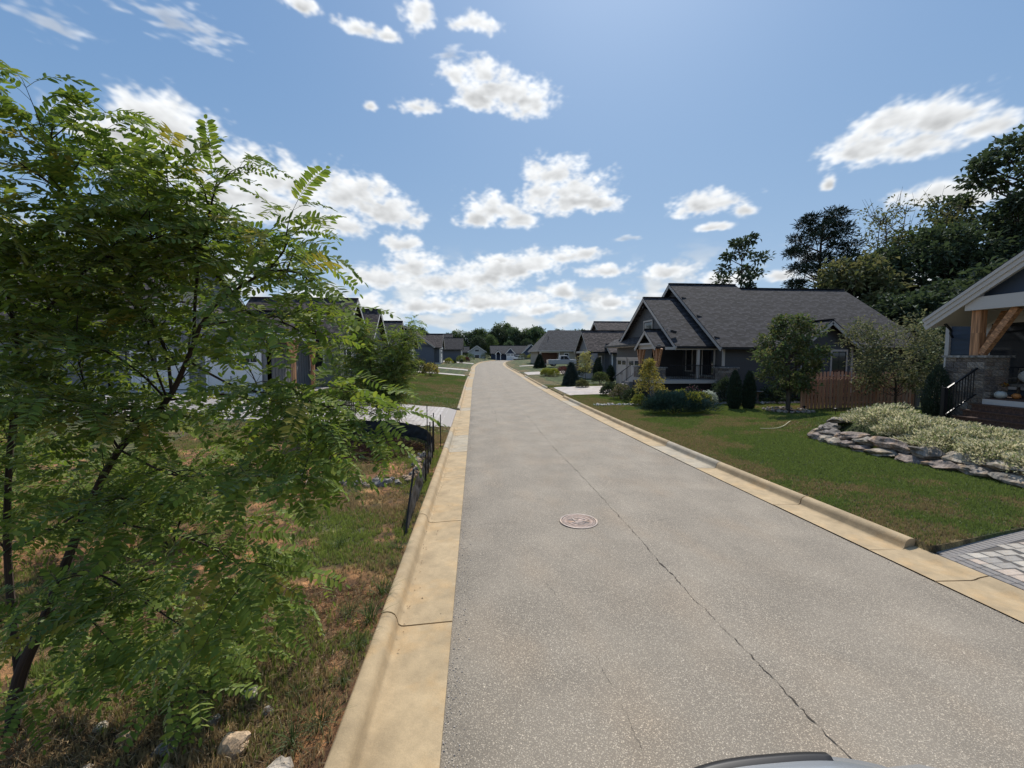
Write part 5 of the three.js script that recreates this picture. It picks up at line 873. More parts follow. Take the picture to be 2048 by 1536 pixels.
for (const [i, [x, z, h, rx, cols, lab]] of [[9.1, -54, .95, .75, LIME, 'left lime green globe shrub by the far driveway'], [9.95, -53.2, .95, .8, LIME, 'right lime green globe shrub by the far driveway'], [9.7, -55.4, .85, .75, LIME, 'rear lime green globe shrub by the far driveway'], [11.6, -55.2, 1.1, 1.0, MAROON, 'maroon shrub next to the lime globes'], [9.55, -37.2, .62, .55, OLIVE, 'single round green globe shrub beside the garage driveway'], [12.2, -40.5, 1.1, .8, [...OLIVE, ...GREEN], 'yellow green shrub at the garage corner'], [13.2, -50, 1.2, 1.0, DEEP, 'dark shrub before the timber porch'], [13.4, -57.5, 1.3, 1.2, DEEP, 'dark shrub beyond the timber porch']].entries()) shrub({ name: 'lawn_shrub', label: lab, group: farBed, pos: [x, yl(x, z), z], h, rx, n: 1100, leaf: .15, cols, seed: 660 + i * 3 });
const leftBed = 'shrubs on the left lawns';
for (const [i, [x, z, h, rx, cols, lab]] of [[-5.2, -50.6, 1.45, 1.0, [...GOLD, [.3, .16, .06], ...OLIVE], 'gold and orange shrub on the left lawn'], [-6.6, -51, 1.9, 1.1, OLIVE, 'tall olive shrub next to the orange shrub'], [-7.8, -51.2, 1.5, 1.1, DEEP, 'dark green shrub at the end of the lawn bed'], [-5.6, -93.5, 1.2, .9, LIME, 'yellow shrub beside the white garage door'], [-3.6, -112.5, 1.7, 1.3, [...GREEN, ...LIME], 'green and yellow shrub before the slate roofed house'], [-2.2, -114, 1.3, .9, MAROON, 'red brown shrub before the slate roofed house'], [-1.4, -126, 2.2, 1.5, GREEN, 'large green shrub at the street bend'], [3.6, -152, 2.4, 1.8, DEEP, 'dark round shrub near the pale house'], [-4.6, -97, .7, .4, DEEP, 'tiny dark shrub on the far left lawn'], [-3.2, -104, .8, .4, DEEP, 'tiny dark upright shrub by the last left driveway'], [17, -151, 2.2, 1.6, OLIVE, 'olive shrub near the parked white car'], [20, -152, 1.8, 1.4, LIME, 'yellow green shrub before the navy house']].entries()) shrub({ name: 'street_shrub', label: lab, group: leftBed, pos: [x, yl(x, z), z], h, rx, n: 1200, leaf: .18, cols, seed: 720 + i * 3 });
// variegated shrubs above the boulders
const varg = 'cream variegated shrubs above the boulder wall';
for (const [i, [x, z, h, rx, rz]] of [[13.2, -12.5, .66, 1.05, 1.0], [12.9, -11.3, .56, 1.0, 1.0], [12.65, -10.1, .52, 1.0, 1.0], [12.5, -8.9, .5, 1.0, 1.0], [13.5, -11.2, .34, .8, .9], [13.3, -9.7, .32, .9, .9], [12.4, -7.7, .5, 1.0, 1.0], [13.4, -8.3, .3, .9, .9]].entries()) shrub({ name: 'variegated_shrub', label: 'cream and green variegated shrub spilling over the boulder wall', group: varg, pos: [x, yl(x, z) - .08, z], h, rx, rz, n: 5200, leaf: .095, asp: .42, cols: CREAM, noTint: true, seed: 780 + i * 5, bump: .75, shell: .5, lo: { lift: .3 } });

// ---------- locust: pinnate leaves ----------
const LOC = [[.17, .245, .03], [.135, .205, .027], [.205, .28, .034], [.26, .31, .038]], LOCY = [[.34, .30, .04]];
function pinnate(seed, yellow) {
  const r = rng(seed); const L = .34 + r() * .08, pairs = 11 + Math.floor(r() * 3); const pos = [], col = [], idx = []; const droop = .45 + r() * .6, side = (r() - .5) * .25;
  const at = s => V(side * s * s * L, Math.sin(.45) * s * L - droop * s * s * L * .9, Math.cos(.45) * s * L);
  const ra = []; for (let i = 0; i <= 6; i++) ra.push(at(i / 6)); const tg = tube(ra, [.0016, .0014, .0012, .0011, .001, .0008, .0005], 3); const tp = tg.attributes.position;
  for (let i = 0; i < tp.count; i++) { pos.push(tp.getX(i), tp.getY(i), tp.getZ(i)); col.push(.10, .12, .03); } idx.push(...tg.index.array);
  const leaflet = (p, d, up, l, w, c) => { const a = d.clone().cross(up).normalize(); const n = a.clone().cross(d); const o = pos.length / 3; const put = (s, q, k) => { const v = p.clone().addScaledVector(d, s * l).addScaledVector(a, q * w).addScaledVector(n, k); pos.push(v.x, v.y, v.z); col.push(...c); }; put(0, 0, 0); put(.25, .5, .002); put(.72, .48, .001); put(1, 0, -.004); put(.72, -.48, .001); put(.25, -.5, .002); put(.5, 0, -.002); idx.push(o, o + 1, o + 6, o + 1, o + 2, o + 6, o + 2, o + 3, o + 6, o + 3, o + 4, o + 6, o + 4, o + 5, o + 6, o + 5, o, o + 6); };
  for (let i = 0; i < pairs; i++) { const s = .2 + .76 * (i + .3) / pairs; const p = at(s), q = at(s + .02).sub(p).normalize(); for (const k of [-1, 1]) { const c0 = yellow ? LOCY[0] : LOC[Math.floor(r() * 4)]; const v = .8 + r() * .4; const d = V(k * (.95 + r() * .1), .05 + (r() - .5) * .9, 0).addScaledVector(q, .35 + r() * .25).normalize(); leaflet(p, d, V(0, 1, 0).add(V((r() - .5) * .8, 0, (r() - .5) * .8)), (.055 + r() * .013) * (s > .85 ? .8 : 1), .0185 + r() * .004, c0.map(x => x * v)); } }
  { const p = at(1), q = p.clone().sub(at(.95)).normalize(); leaflet(p, q, V(0, 1, 0), .042, .018, LOC[0]); }
  return rawGeo(pos, idx, null, col);
}
const PIN = []; for (let i = 0; i < 9; i++) PIN.push(pinnate(900 + i * 3, false)); PIN.push(pinnate(951, true));
const mLoc = leafMat(.52, .95), mLocBark = Std({ map: rep(woodMap, .6, .8), color: lin(.085, .055, .04), roughness: .95, bumpMap: rep(woodMap, 1, 1), bumpScale: .006 });
function leafSpots(line, spacing, r, out, size = 1, start = 0) {
  let acc = 0; for (let i = 1; i < line.length; i++) { const a = line[i - 1], b = line[i], l = a.distanceTo(b); acc += l; while (acc > spacing) { acc -= spacing * (.7 + r() * .6); const p = a.clone().lerp(b, clamp(1 - acc / l)); if (i / line.length < start) continue; const d = b.clone().sub(a).normalize(); out.push([p, d, size * (.75 + r() * .45)]); } }
  const e = line[line.length - 1], d = e.clone().sub(line[line.length - 2]).normalize(); out.push([e, d, size], [e, d, size * .8]);
}
function placeLeaves(t, spots, r, maxSingle, camPos) {
  const all = spots.map(([p, d, s], i) => { const a = i * 2.4 + r() * .9; const h = V(Math.cos(a), 0, Math.sin(a)); const dir = h.addScaledVector(d, .55 + r() * .3).add(V(0, .1 + r() * .35, 0)).normalize(); const z = V(dir.x, 0, dir.z); const yaw = Math.atan2(z.x, z.z); const q = new THREE.Quaternion().setFromEuler(new THREE.Euler(-Math.asin(clamp(dir.y, -1, 1)) + .35 + (r() - .5) * .8, yaw, (r() - .5) * 1.3, 'YXZ')); return { p, q, s, g: r() < .03 ? 9 : Math.floor(r() * 9) }; });
  all.sort((a, b) => a.p.distanceTo(camPos) - b.p.distanceTo(camPos));
  const rest = []; all.forEach((l, i) => { if (i < maxSingle) { const m = part(t, 'leaf', PIN[l.g], mLoc); m.position.copy(l.p); m.quaternion.copy(l.q); m.scale.setScalar(l.s); } else { const g = PIN[l.g].clone(); g.applyMatrix4(new THREE.Matrix4().compose(l.p, l.q, V(l.s, l.s, l.s))); rest.push(g); } });
  if (rest.length) part(t, 'foliage', mergeGeometries(rest), mLoc, true);
  return all.length;
}
{
  const base = LOCUST_STEMS.S1[0]; const t = thing('locust_tree', 'leafy young locust tree with feathery leaves leaning over the rough plot', 'tree', [base[0], base[1], base[2]]);
  const B = V(...base), r = rng(1001); const spots = [];
  const thick = { S1: [.056, .012], S2: [.012, .004], S3: [.011, .0035], S4: [.011, .0035], S5: [.011, .004], S6: [.026, .006] };
  for (const [k, pts] of Object.entries(LOCUST_STEMS)) {
    const P = pts.map(p => V(...p).sub(B)); if (k === 'S1') P[0].y -= .25; const line = curve(P, P.length * 7); const [r0, r1] = thick[k] || [.008, .0028];
    part(t, k === 'S1' ? 'trunk' : 'branch', tube(line, line.map((p, i) => mix(r0, r1, Math.pow(i / (line.length - 1), k === 'S1' ? .55 : 1))), 7), mLocBark);
    const L = line.reduce((s, p, i) => i ? s + p.distanceTo(line[i - 1]) : 0, 0);
    if (k !== 'S1') leafSpots(line, .062, r, spots, 1, .18);
    const nTw = Math.round(L * (k === 'S1' ? 5 : /S(4|5|6|17|18|20|21|22|23)$/.test(k) ? 9.5 : /S(9|10|11|12|19)$/.test(k) ? 4.2 : 4.9)); const tw = [];
    for (let i = 0; i < nTw; i++) {
      const f = (k === 'S1' ? .45 : .18) + (.96 - (k === 'S1' ? .45 : .18)) * (i + r()) / nTw; const j = Math.floor(f * (line.length - 2)); const s = line[j], d = line[j + 1].clone().sub(s).normalize(); const a = i * 2.4 + r() * 1.5;
      const out = V(Math.cos(a), .1 + r() * .4, Math.sin(a)).addScaledVector(d, .9).normalize(); const len = .2 + r() * .3; const e = s.clone().addScaledVector(out, len).add(V(0, -.05 * r(), 0)); const ln = curve([s, s.clone().lerp(e, .5).add(V(0, .04, 0)), e], 6); tw.push(tube(ln, ln.map((p, q) => mix(.0045, .0015, q / 6)), 4)); leafSpots(ln, .062, r, spots, .95, .25);
    }
    if (tw.length) part(t, 'twigs', mergeGeometries(tw), mLocBark, true);
  }
  const n = placeLeaves(t, spots, r, 300, V(0, 2.8, 0).sub(B)); console.log('locust leaves', n);
}
function sapling(label, pos, h, stems, spread, seed, group, dens = .085) {
  const t = thing('locust_sapling', label, 'tree', pos, 0, group); const r = rng(seed), spots = [];
  for (let i = 0; i < stems; i++) { const a = i * 2.4 + r(); const hh = h * (.6 + .4 * r()); const P = [V(Math.cos(a) * .08, -.1, Math.sin(a) * .08), V(Math.cos(a) * spread * .3, hh * .35, Math.sin(a) * spread * .3), V(Math.cos(a) * spread * .6, hh * .7, Math.sin(a) * spread * .6), V(Math.cos(a) * spread * (.8 + r() * .4), hh, Math.sin(a) * spread * (.8 + r() * .4))]; const line = curve(P, 18); part(t, 'stem', tube(line, line.map((p, q) => mix(.02, .004, q / 18)), 6), mLocBark);
    leafSpots(line, dens, r, spots, 1.0, .3); const nt = Math.round(hh * 7); const tw = []; for (let k = 0; k < nt; k++) { const f = .22 + .75 * (k + r()) / nt, j = Math.floor(f * 17), s = line[j]; const b = k * 2.4 + r(); const e = s.clone().add(V(Math.cos(b) * (.3 + r() * .5), .1 + r() * .3, Math.sin(b) * (.3 + r() * .5))); const ln = curve([s, s.clone().lerp(e, .5).add(V(0, .05, 0)), e], 5); tw.push(tube(ln, [.006, .005, .004, .003, .002, .002], 4)); leafSpots(ln, dens, r, spots, 1.0, .2); } part(t, 'twigs', mergeGeometries(tw), mLocBark, true); }
  const nn = placeLeaves(t, spots, r, 120, V(0, 2.8, 0).sub(V(...pos))); console.log('sapling', nn);
}
sapling('bushy many stemmed locust sapling behind the black silt fence', [-3.5, lot(-3.5, -16.6), -16.6], 4.5, 11, 1.15, 1101, undefined, .07);
sapling('second locust sapling among the stems behind the silt fence', [-4.9, lot(-4.9, -17.2), -17.2], 3.6, 5, .9, 1111);
sapling('locust sapling hidden behind the big locust tree', [-6.4, lot(-6.4, -5.2), -5.2], 2.6, 5, 1.0, 1121);
sapling('low locust sapling at the foot of the rough bank', [-4.6, lot(-4.6, -6.6), -6.6], 1.6, 5, .9, 1131, undefined, .1);
sapling('locust sapling far back on the rough plot', [-9.2, lot(-9.2, -8.4), -8.4], 2.8, 5, 1.2, 1141);
sapling('knee high locust shoot near the foot of the trunk', [-2.25, lot(-2.25, -3.5), -3.5], .75, 4, .45, 1151, undefined, .08);
// ---------- boulders ----------
const rockMats = [lin(.78, .68, .55), lin(.60, .52, .44), lin(.90, .76, .58), lin(.66, .52, .43)].map(c => Std({ color: c, roughness: .95, map: rep(stoneMap, .9, .9), bumpMap: rep(stoneMap, 1.4, 1.4), bumpScale: .035 }));
{
  const r = rng(61); const path = curve([V(12.9, 0, -13.9), V(11.75, 0, -13.45), V(11.45, 0, -12.4), V(11.4, 0, -11), V(11.42, 0, -9.6), V(11.5, 0, -8.2), V(11.6, 0, -6.9)], 200); const labels = ['flat boulder in the bottom course of the garden wall', 'boulder in the upper course under the cream shrubs'];
  const run = (off, lift, stepK, course) => { let i = 3; while (i < path.length - 3) { const l = (.42 + r() * .5) * stepK; const n = Math.round(l / .045); const p = path[Math.min(i + Math.floor(n / 2), path.length - 1)], t = path[Math.min(i + n, path.length - 1)].clone().sub(path[i]).normalize(); const nx = -t.z, nz = t.x; const x = p.x + off, z = p.z + (r() - .5) * .05; const h = .13 + r() * .07; const g = stoneGeo(700 + i * 3 + course, l * .68, h * .9, .26 + r() * .1, .8); const o = one('boulder', labels[course], 'boulder', g, rockMats[Math.floor(r() * 4)], 'boulders of the low garden wall'); o.position.set(x, lot(x - .2, z) + lift + h * .45, z); o.rotation.set((r() - .5) * .2, Math.atan2(-t.z, t.x) + (r() - .5) * .25, (r() - .5) * .16); i += n; } };
  run(0, 0, 1, 0); run(.26, .21, 1.25, 1);
}
// stones of the pale path edge across the lawn
{
  const t = thing('pebble_edging', 'strip of whitish round stones across the lawn before the charcoal house', 'edging'); const r = rng(63); const geos = [0, 1, 2, 3].map(i => stoneGeo(60 + i, .1, .06, .08, .3)); const mats = [lin(1.2, 1.1, .95), lin(1.0, .92, .78), lin(1.3, 1.2, 1.05)].map(c => Std({ color: c, roughness: .9, map: rep(stoneMap, 3, 3) }));
  for (let i = 0; i < 170; i++) { const k = (i + r()) / 170; const x = mix(7.1, 18.9, k), z = mix(-24.6, -22.9, k) + (r() - .5) * .42; const s = .6 + r() * .8; const m = part(t, 'pebble', geos[i % 4], mats[i % 3]); m.position.set(x, lot(x, z) + .03, z); m.rotation.set(r(), r() * 6, r()); m.scale.setScalar(s); }
}
{ // ring of stones round the yard tree
  const t = thing('mulch_ring', 'ring of stones and bark mulch round the small leafy tree', 'mulch'); const cx = 15.75, cz = -20.06; const pos = [0, .09, 0], idx = []; const N = 26; for (let k = 1; k <= 3; k++) for (let i = 0; i < N; i++) { const a = i / N * 6.283, q = 1.0 * k / 3 * (1 + .12 * fbm(Math.cos(a) * 2, Math.sin(a) * 2, 5, 2) * 2); pos.push(Math.cos(a) * q * 1.05, .09 * (1 - (k / 3) ** 2) + .02 * fbm(a * 3, k, 2, 2) - (k === 3 ? .04 : 0), Math.sin(a) * q); }
  for (let i = 0; i < N; i++) { const j = (i + 1) % N; idx.push(0, 1 + j, 1 + i); for (let k = 0; k < 2; k++) { const a = 1 + k * N + i, b = 1 + k * N + j; idx.push(a, b, a + N, b, b + N, a + N); } }
  t.position.set(cx, lot(cx, cz), cz); part(t, 'mulch', rawGeo(pos, idx, pos.filter((_, i) => i % 3 !== 1)), Std({ color: lin(.13, .075, .05), roughness: 1, map: turfMap, bumpMap: turfMap, bumpScale: .06 })); const r = rng(65);
  for (let i = 0; i < 34; i++) { const a = i / 34 * 6.283 + r() * .2, q = .75 + r() * .35; const m = part(t, 'stone', stoneGeo(800 + i % 6, .09, .06, .075), rockMats[i % 4]); m.position.set(Math.cos(a) * q, .06, Math.sin(a) * q); m.rotation.y = r() * 6; m.scale.setScalar(.7 + r() * .8); }
}
// ---------- picket fence ----------
const picketGeo = (() => { const s = new THREE.Shape(); s.moveTo(-.5, 0); s.lineTo(.5, 0); s.lineTo(.5, .965); s.lineTo(.28, 1); s.lineTo(-.28, 1); s.lineTo(-.5, .965); s.closePath(); const g = new THREE.ExtrudeGeometry(s, { depth: 1, bevelEnabled: false }); g.translate(0, 0, -.5); return g; })();
function fenceRun(t, a, b, h, mats, seed, both = true) {
  const r = rng(seed); const d = b.clone().sub(a), L = d.length(); d.normalize(); const n = V(-d.z, 0, d.x); const yaw = Math.atan2(-d.z, d.x);
  const yA = p => lot(p.x, p.z);
  for (let s = 0; s <= L + .01; s += Math.max(.5, L / Math.max(1, Math.round(L / 2.2)))) { const p = a.clone().addScaledVector(d, s); part(t, 'post', box(p.x - .05, p.x + .05, yA(p) - .2, yA(p) + h - .03, p.z - .05, p.z + .05), mats[1]); }
  for (const f of [.18, .5, .82]) { const p = a.clone(), q = b.clone(); p.y = yA(a) + h * f; q.y = yA(b) + h * f; part(t, 'rail', beam(p, q, .04, .085), mats[0]); }
  const step = .205; const put = (s, side) => { const p = a.clone().addScaledVector(d, s).addScaledVector(n, side * .05); const m = part(t, 'picket', picketGeo, mats[Math.floor(r() * mats.length)]); m.position.set(p.x, yA(p) + .02, p.z); m.rotation.set(0, yaw, (r() - .5) * .012); m.scale.set(.138, h * (.99 + r() * .02), .018); };
  for (let s = .08; s < L; s += step) { put(s, 1); if (both && s + step / 2 < L) put(s + step / 2, -1); }
}
{ const t = thing('picket_fence', 'reddish cedar picket fence round the charcoal house side yard', 'fence'); fenceRun(t, V(16.78, 0, -20.4), V(23.0, 0, -20.4), 1.52, M.fence, 71); fenceRun(t, V(19.6, 0, -23.7), V(25.2, 0, -22.9), 1.72, M.fence, 73, false); }
{ const t = thing('grey_fence', 'weathered grey picket fence behind the many stemmed shrub', 'fence'); fenceRun(t, V(23.1, 0, -20.3), V(27.5, 0, -20.0), 1.6, M.fenceGrey, 75, false); }
// ---------- silt fence, stakes and brush on the rough plot ----------
{
  const t = thing('silt_fence', 'sagging black silt fence on thin metal stakes along the kerb', 'fence'); const r = rng(81);
  const fab = new THREE.MeshPhysicalMaterial({ color: lin(.016, .016, .018), roughness: .75, side: THREE.DoubleSide });
  const sheet = (pts, hs, seed, m = fab) => { const L = curve(pts.map(p => V(p[0], 0, p[1])), 60); const pos = [], idx = [], K = 8; L.forEach((p, i) => { const f = i / 60 * (hs.length - 1), j = Math.min(hs.length - 2, Math.floor(f)); const h = mix(hs[j], hs[j + 1], f - j); const d = L[Math.min(i + 1, 60)].clone().sub(L[Math.max(0, i - 1)]).normalize(); for (let k = 0; k <= K; k++) { const w = .06 * fbm(p.x * 2.2 + p.z * 2.2, k * .5, seed, 3) * 2 * Math.sin(k / K * 2.6); pos.push(p.x - d.z * w, lot(p.x, p.z) - .05 + (h + .05) * k / K, p.z + d.x * w); } }); for (let i = 0; i < 60; i++) for (let k = 0; k < K; k++) { const a = i * (K + 1) + k, b = a + K + 1; idx.push(a, b, a + 1, b, b + 1, a + 1); } return rawGeo(pos, idx); };
  part(t, 'fabric', sheet([[-1.08, -6.6], [-1.12, -8], [-1.16, -9.8]], [.12, .45, .52, .45, .5], 1), fab);
  part(t, 'fabric', sheet([[-1.16, -9.8], [-1.2, -11.5], [-1.3, -13.2]], [.4, .42, .5, .4, .42], 2), fab);
  part(t, 'fabric', sheet([[-1.3, -13.2], [-1.75, -14.6], [-2.6, -15.4], [-4.2, -15.9], [-5.4, -15.6]], [.4, .42, .5, .55, .5, .5], 3), fab);
  part(t, 'fabric', sheet([[-5.4, -15.6], [-5.5, -14.2], [-4.9, -12.9]], [.5, .6, .62, .45], 4), fab);
  const stake = (x, z, h, lx = 0, lz = 0) => part(t, 'stake', tube([V(x, lot(x, z) - .15, z), V(x + lx * .5, lot(x, z) + h * .5, z + lz * .5), V(x + lx, lot(x, z) + h, z + lz)], [.017, .016, .015], 6), M.black);
  stake(-1.1, -6.5, .95, .10, -.45); stake(-1.12, -9.6, .9, .02, .03); stake(-1.14, -10.3, 1.05); stake(-1.18, -11.2, 1.15); stake(-1.2, -12.0, 1.1, .02, 0); stake(-1.24, -12.8, 1.2); stake(-1.1, -13.6, 1.05); stake(-1.62, -14.5, 1.25); stake(-2.7, -15.4, 1.2); stake(-3.6, -15.8, 1.2); stake(-4.5, -15.9, 1.1); stake(-5.45, -15.5, 1.1); stake(-5.4, -14.0, 1.0);
}
const brushMat = Std({ vertexColors: true, roughness: 1, side: THREE.DoubleSide });
function litter(name, label, cat, n, place, len, wid, cols, seed, lo) { const o = shadows(new THREE.Mesh(leafCloud(n, place, len, wid, cols, seed, lo), brushMat)); o.name = numbered(name); o.userData = { label, category: cat, kind: 'stuff' }; scene.add(o); return o; }
const STRAW = [[.38, .26, .14], [.46, .34, .19], [.28, .18, .10], [.20, .13, .08], [.52, .40, .25]];
litter('brush_pile', 'heap of dead brown brush inside the silt fence', 'brush', 5200, r => { const a = r() * 6.283, q = Math.sqrt(r()); const x = -3.3 + Math.cos(a) * q * 1.7, z = -13.2 + Math.sin(a) * q * 1.7; return [x, lot(x, z) + .32 * (1 - q * q) * r() + .01, z, Math.cos(a * 3), .1, Math.sin(a * 3)]; }, .2, .012, [[.12, .06, .04], [.09, .05, .035], [.16, .09, .05], [.06, .035, .025]], 83, { spread: 1.6, flat: .3 });
litter('straw_litter', 'dry straw and dead stems strewn over the rough plot', 'straw', 30000, r => { const near = r() < .6; const x = KL - .03 - Math.pow(r(), .8) * (near ? 2.6 : 6), z = -1.6 - Math.pow(r(), .9) * (near ? 3.5 : 12); return [x, lot(x, z) + r() * r() * .03, z, r() - .5, .05, r() - .5]; }, .09, .004, STRAW, 85, { spread: 1.2, flat: .5 });
{
  const r = rng(87); const riprap = 'broken stones dumped beside the silt fence'; const gs = [0, 1, 2, 3, 4].map(i => stoneGeo(900 + i, .13, .08, .1, .5)); const ms = [lin(1.15, .98, .78), lin(.85, .73, .6), lin(1.2, .85, .55), lin(.62, .56, .50)].map(c => Std({ color: c, roughness: .95, map: rep(stoneMap, 2, 2), bumpMap: rep(stoneMap, 3, 3), bumpScale: .02 }));
  const arc = curve([V(-4.6, 0, -10.4), V(-3.4, 0, -9.9), V(-2.3, 0, -9.5), V(-1.65, 0, -9.9), V(-1.45, 0, -11), V(-1.55, 0, -12.3)], 100);
  for (let i = 0; i < 78; i++) { const p = arc[Math.floor(r() * 101)]; const x = p.x + gauss(r) * .28, z = p.z + gauss(r) * .3; if (x > -1.2) continue; const o = one('riprap_stone', 'broken pale stone in the row beside the silt fence', 'stone', gs[i % 5], ms[Math.floor(r() * 4)], riprap, [x, lot(x, z) + .03, z]); o.rotation.set(r() * 3, r() * 6, r()); o.scale.setScalar(.4 + r() * .75); }
  for (const [x, z, s, m, lab] of [[-1.82, -3.42, .95, 0, 'pale wedge of rock above the others by the kerb'], [-1.69, -2.97, 1.5, 2, 'large tan and grey rock half sunk in straw'], [-1.31, -2.72, 1.25, 0, 'white flat rock beside the kerb at the bottom of the plot'], [-1.96, -3.2, .8, 1, 'grey rock under the dry stems'], [-2.16, -2.98, 1.1, 3, 'dark grey rock with a white vein in the litter'], [-2.49, -3.1, .9, 2, 'orange tinted rock in the litter'], [-2.75, -3.2, .6, 0, 'small pale stone close to the trunk'], [-2.55, -2.85, .8, 1, 'grey stone in the shade of the branches'], [-1.6, -3.25, .6, 3, 'small dark stone between the pale rocks'], [-2.05, -2.8, .7, 2, 'tan stone below the dark grey rock'], [-1.5, -2.6, .6, 1, 'grey stone behind the white flat rock']]) { const o = one('plot_rock', lab, 'rock', stoneGeo(Math.round(950 + x * 20 + z * 7), .12, .075, .1, .5), ms[m], 'rocks at the foot of the rough plot', [x, lot(x, z) + .004, z]); o.rotation.set((r() - .5) * .4, r() * 6, (r() - .5) * .4); o.scale.set(s * .72, s * .6, s * .72); }
}
// ---------- grass ----------
const bladeGeo = (() => { const r = rng(91), pos = [], idx = []; for (let i = 0; i < 8; i++) { const a = r() * 6.283, q = r() * .02, w = .0022 + r() * .002, h = .6 + r() * .5, l = (r() - .3) * .5; const x = Math.cos(a) * q, z = Math.sin(a) * q, px = -Math.sin(a) * w, pz = Math.cos(a) * w; const o = pos.length / 3; pos.push(x - px, 0, z - pz, x + px, 0, z + pz, x + Math.cos(a) * l * .018, h * .045, z + Math.sin(a) * l * .018); const mx = x + Math.cos(a) * l * .008, mz = z + Math.sin(a) * l * .008; idx.push(o, o + 1, o + 2); } return rawGeo(pos, idx); })();
function lawn(name, label, count, sample, seed, hgt, colour) {
  const r = rng(seed); const m4 = new THREE.Matrix4(), q = new THREE.Quaternion(), e = new THREE.Euler(); const list = [];
  let guard = 0; while (list.length < count && guard++ < count * 6) { const p = sample(r); if (p) list.push(p); }
  const im = new THREE.InstancedMesh(bladeGeo, new THREE.MeshPhysicalMaterial({ color: 0xffffff, roughness: .95, transmission: .45, thickness: 0, side: THREE.DoubleSide, specularIntensity: .5 }), list.length); im.name = numbered(name); im.userData = { label, category: 'grass', kind: 'stuff' }; shadows(im); const c = new THREE.Color();
  list.forEach(([x, z], i) => { const d = Math.hypot(x, z); const k = (.8 + r() * .6) * (1 + clamp((d - 9) / 14) * 1.3); e.set((r() - .5) * .5, r() * 6.28, (r() - .5) * .5); q.setFromEuler(e); const hh = hgt * (.7 + r() * .6); m4.compose(V(x, lot(x, z) - .01, z), q, V(k * 1.3, hh, k * 1.3)); im.setMatrixAt(i, m4); const cc = colour(x, z, r); im.setColorAt(i, c.setRGB(cc[0], cc[1], cc[2])); });
  scene.add(im); return im;
}
const lawnTone = (x, z, r) => { const s = x - bend(-z); const n = fbm(x * .22, 3, z * .22, 4), n2 = fbm(x * .9, 8, z * .9, 3); const dry = smooth(.0, .22, n * .6 + n2 * .5 + (s > KR ? .20 * smooth(2.2, .2, s - KR) : .06)); const k = .75 + r() * .5; const d = r() < dry * .8; return d ? [.34 * k, .26 * k, .115 * k] : [.195 * k, .25 * k, .055 * k]; };
lawn('lawn_grass', 'mown green lawn with dry patches right of the street', 150000, r => { const d = 3 + Math.pow(r(), 1.45) * 37, x = KR + .01 + bend(d) + Math.pow(r(), 1.1) * 15, z = -d; if (z > driveEdge(x) - .02 && x < 11.7) return null; if (d > 30.9 && d < 38.1 && x < 13) return null; if (x > 12.0 && d < 13.6) return null; if (x > 11.6 && d > 26) return null; return [x, z]; }, 301, 1, lawnTone);
lawn('left_lawn_grass', 'mown green lawn either side of the pale paved driveway', 60000, r => { const d = 14.5 + r() * 42, x = KL - .01 - Math.pow(r(), .9) * 9, z = -d; if (d > 17.7 && d < 24.1) return null; if (d > 55.2) return null; return [x, z]; }, 303, 1, lawnTone);
lawn('weed_grass', 'patchy green and dry weeds over the rough plot', 80000, r => { const d = 1.2 + Math.pow(r(), 1.2) * 15, x = KL - .015 - Math.pow(r(), 1.15) * 9, z = -d; const n = fbm(x * .9, 4, z * .9, 4), clay = fbm(x * .7 + 9, 2, z * .7, 4); if (clay > .05 && r() < .8) return null; if (n < -.08 && r() < .5) return null; return [x, z]; }, 305, 1.25, (x, z, r) => { const n = fbm(x * .55, 6, z * .55, 4); const k = .7 + r() * .6; return r() < .5 - n * 2.2 ? [.42 * k, .31 * k, .15 * k] : [.29 * k, .34 * k, .07 * k]; });
// clumps of coarse grass by the kerb
{
  const r = rng(95); const clump = () => { const pos = [], idx = [], col = []; for (let i = 0; i < 70; i++) { const a = r() * 6.283, q = r() * .07, L = .07 + r() * .11, w = .002 + r() * .0018, out = .3 + r() * .9; const x = Math.cos(a) * q, z = Math.sin(a) * q; const o = pos.length / 3; for (let k = 0; k <= 3; k++) { const s = k / 3, ww = w * (1 - s * .85); const cx = x + Math.cos(a) * out * L * s * s, cz = z + Math.sin(a) * out * L * s * s, cy = L * s * (1 - .35 * s * out); pos.push(cx - Math.sin(a) * ww, cy, cz + Math.cos(a) * ww, cx + Math.sin(a) * ww, cy, cz - Math.cos(a) * ww); const v = .7 + r() * .2; for (let e = 0; e < 2; e++) col.push(.10 * v, .15 * v, .035 * v); } for (let k = 0; k < 3; k++) { const b = o + k * 2; idx.push(b, b + 1, b + 2, b + 1, b + 3, b + 2); } } return rawGeo(pos, idx, null, col); };
  const gs = [clump(), clump(), clump()]; const m = leafMat(.3, .95);
  [[-1.13, -3.54], [-1.16, -3.1], [-1.44, -3.4], [-1.1, -5.6], [-1.12, -4.0], [-1.09, -4.9], [-1.12, -6.1], [-1.35, -4.5], [-1.3, -2.95], [-1.1, -7.4], [-1.7, -5.2], [-2.0, -6.3], [-1.12, -8.6], [-2.6, -3.9], [-1.11, -4.4]].forEach(([x, z], i) => { const o = one('weed_clump', 'tuft of coarse green grass by the left kerb', 'weed', gs[i % 3], m, 'grass tufts along the left kerb', [x, lot(x, z) - .01, z]); o.rotation.y = r() * 6; o.scale.setScalar(.8 + r() * .7); });
}
// dry leaves and crumbs in the gutter
litter('gutter_leaves', 'dry leaves and twigs lying in the left gutter', 'leaves', 500, r => { const d = 4 + Math.pow(r(), .8) * 22; const x = r() < .6 ? EL - .5 - r() * .07 : EL - r() * .55; return [x + bend(d), prof(d) - .012 + .004, -d, r() - .5, 0, r() - .5]; }, .03, .012, STRAW, 97, { spread: 1, flat: 1.5 });
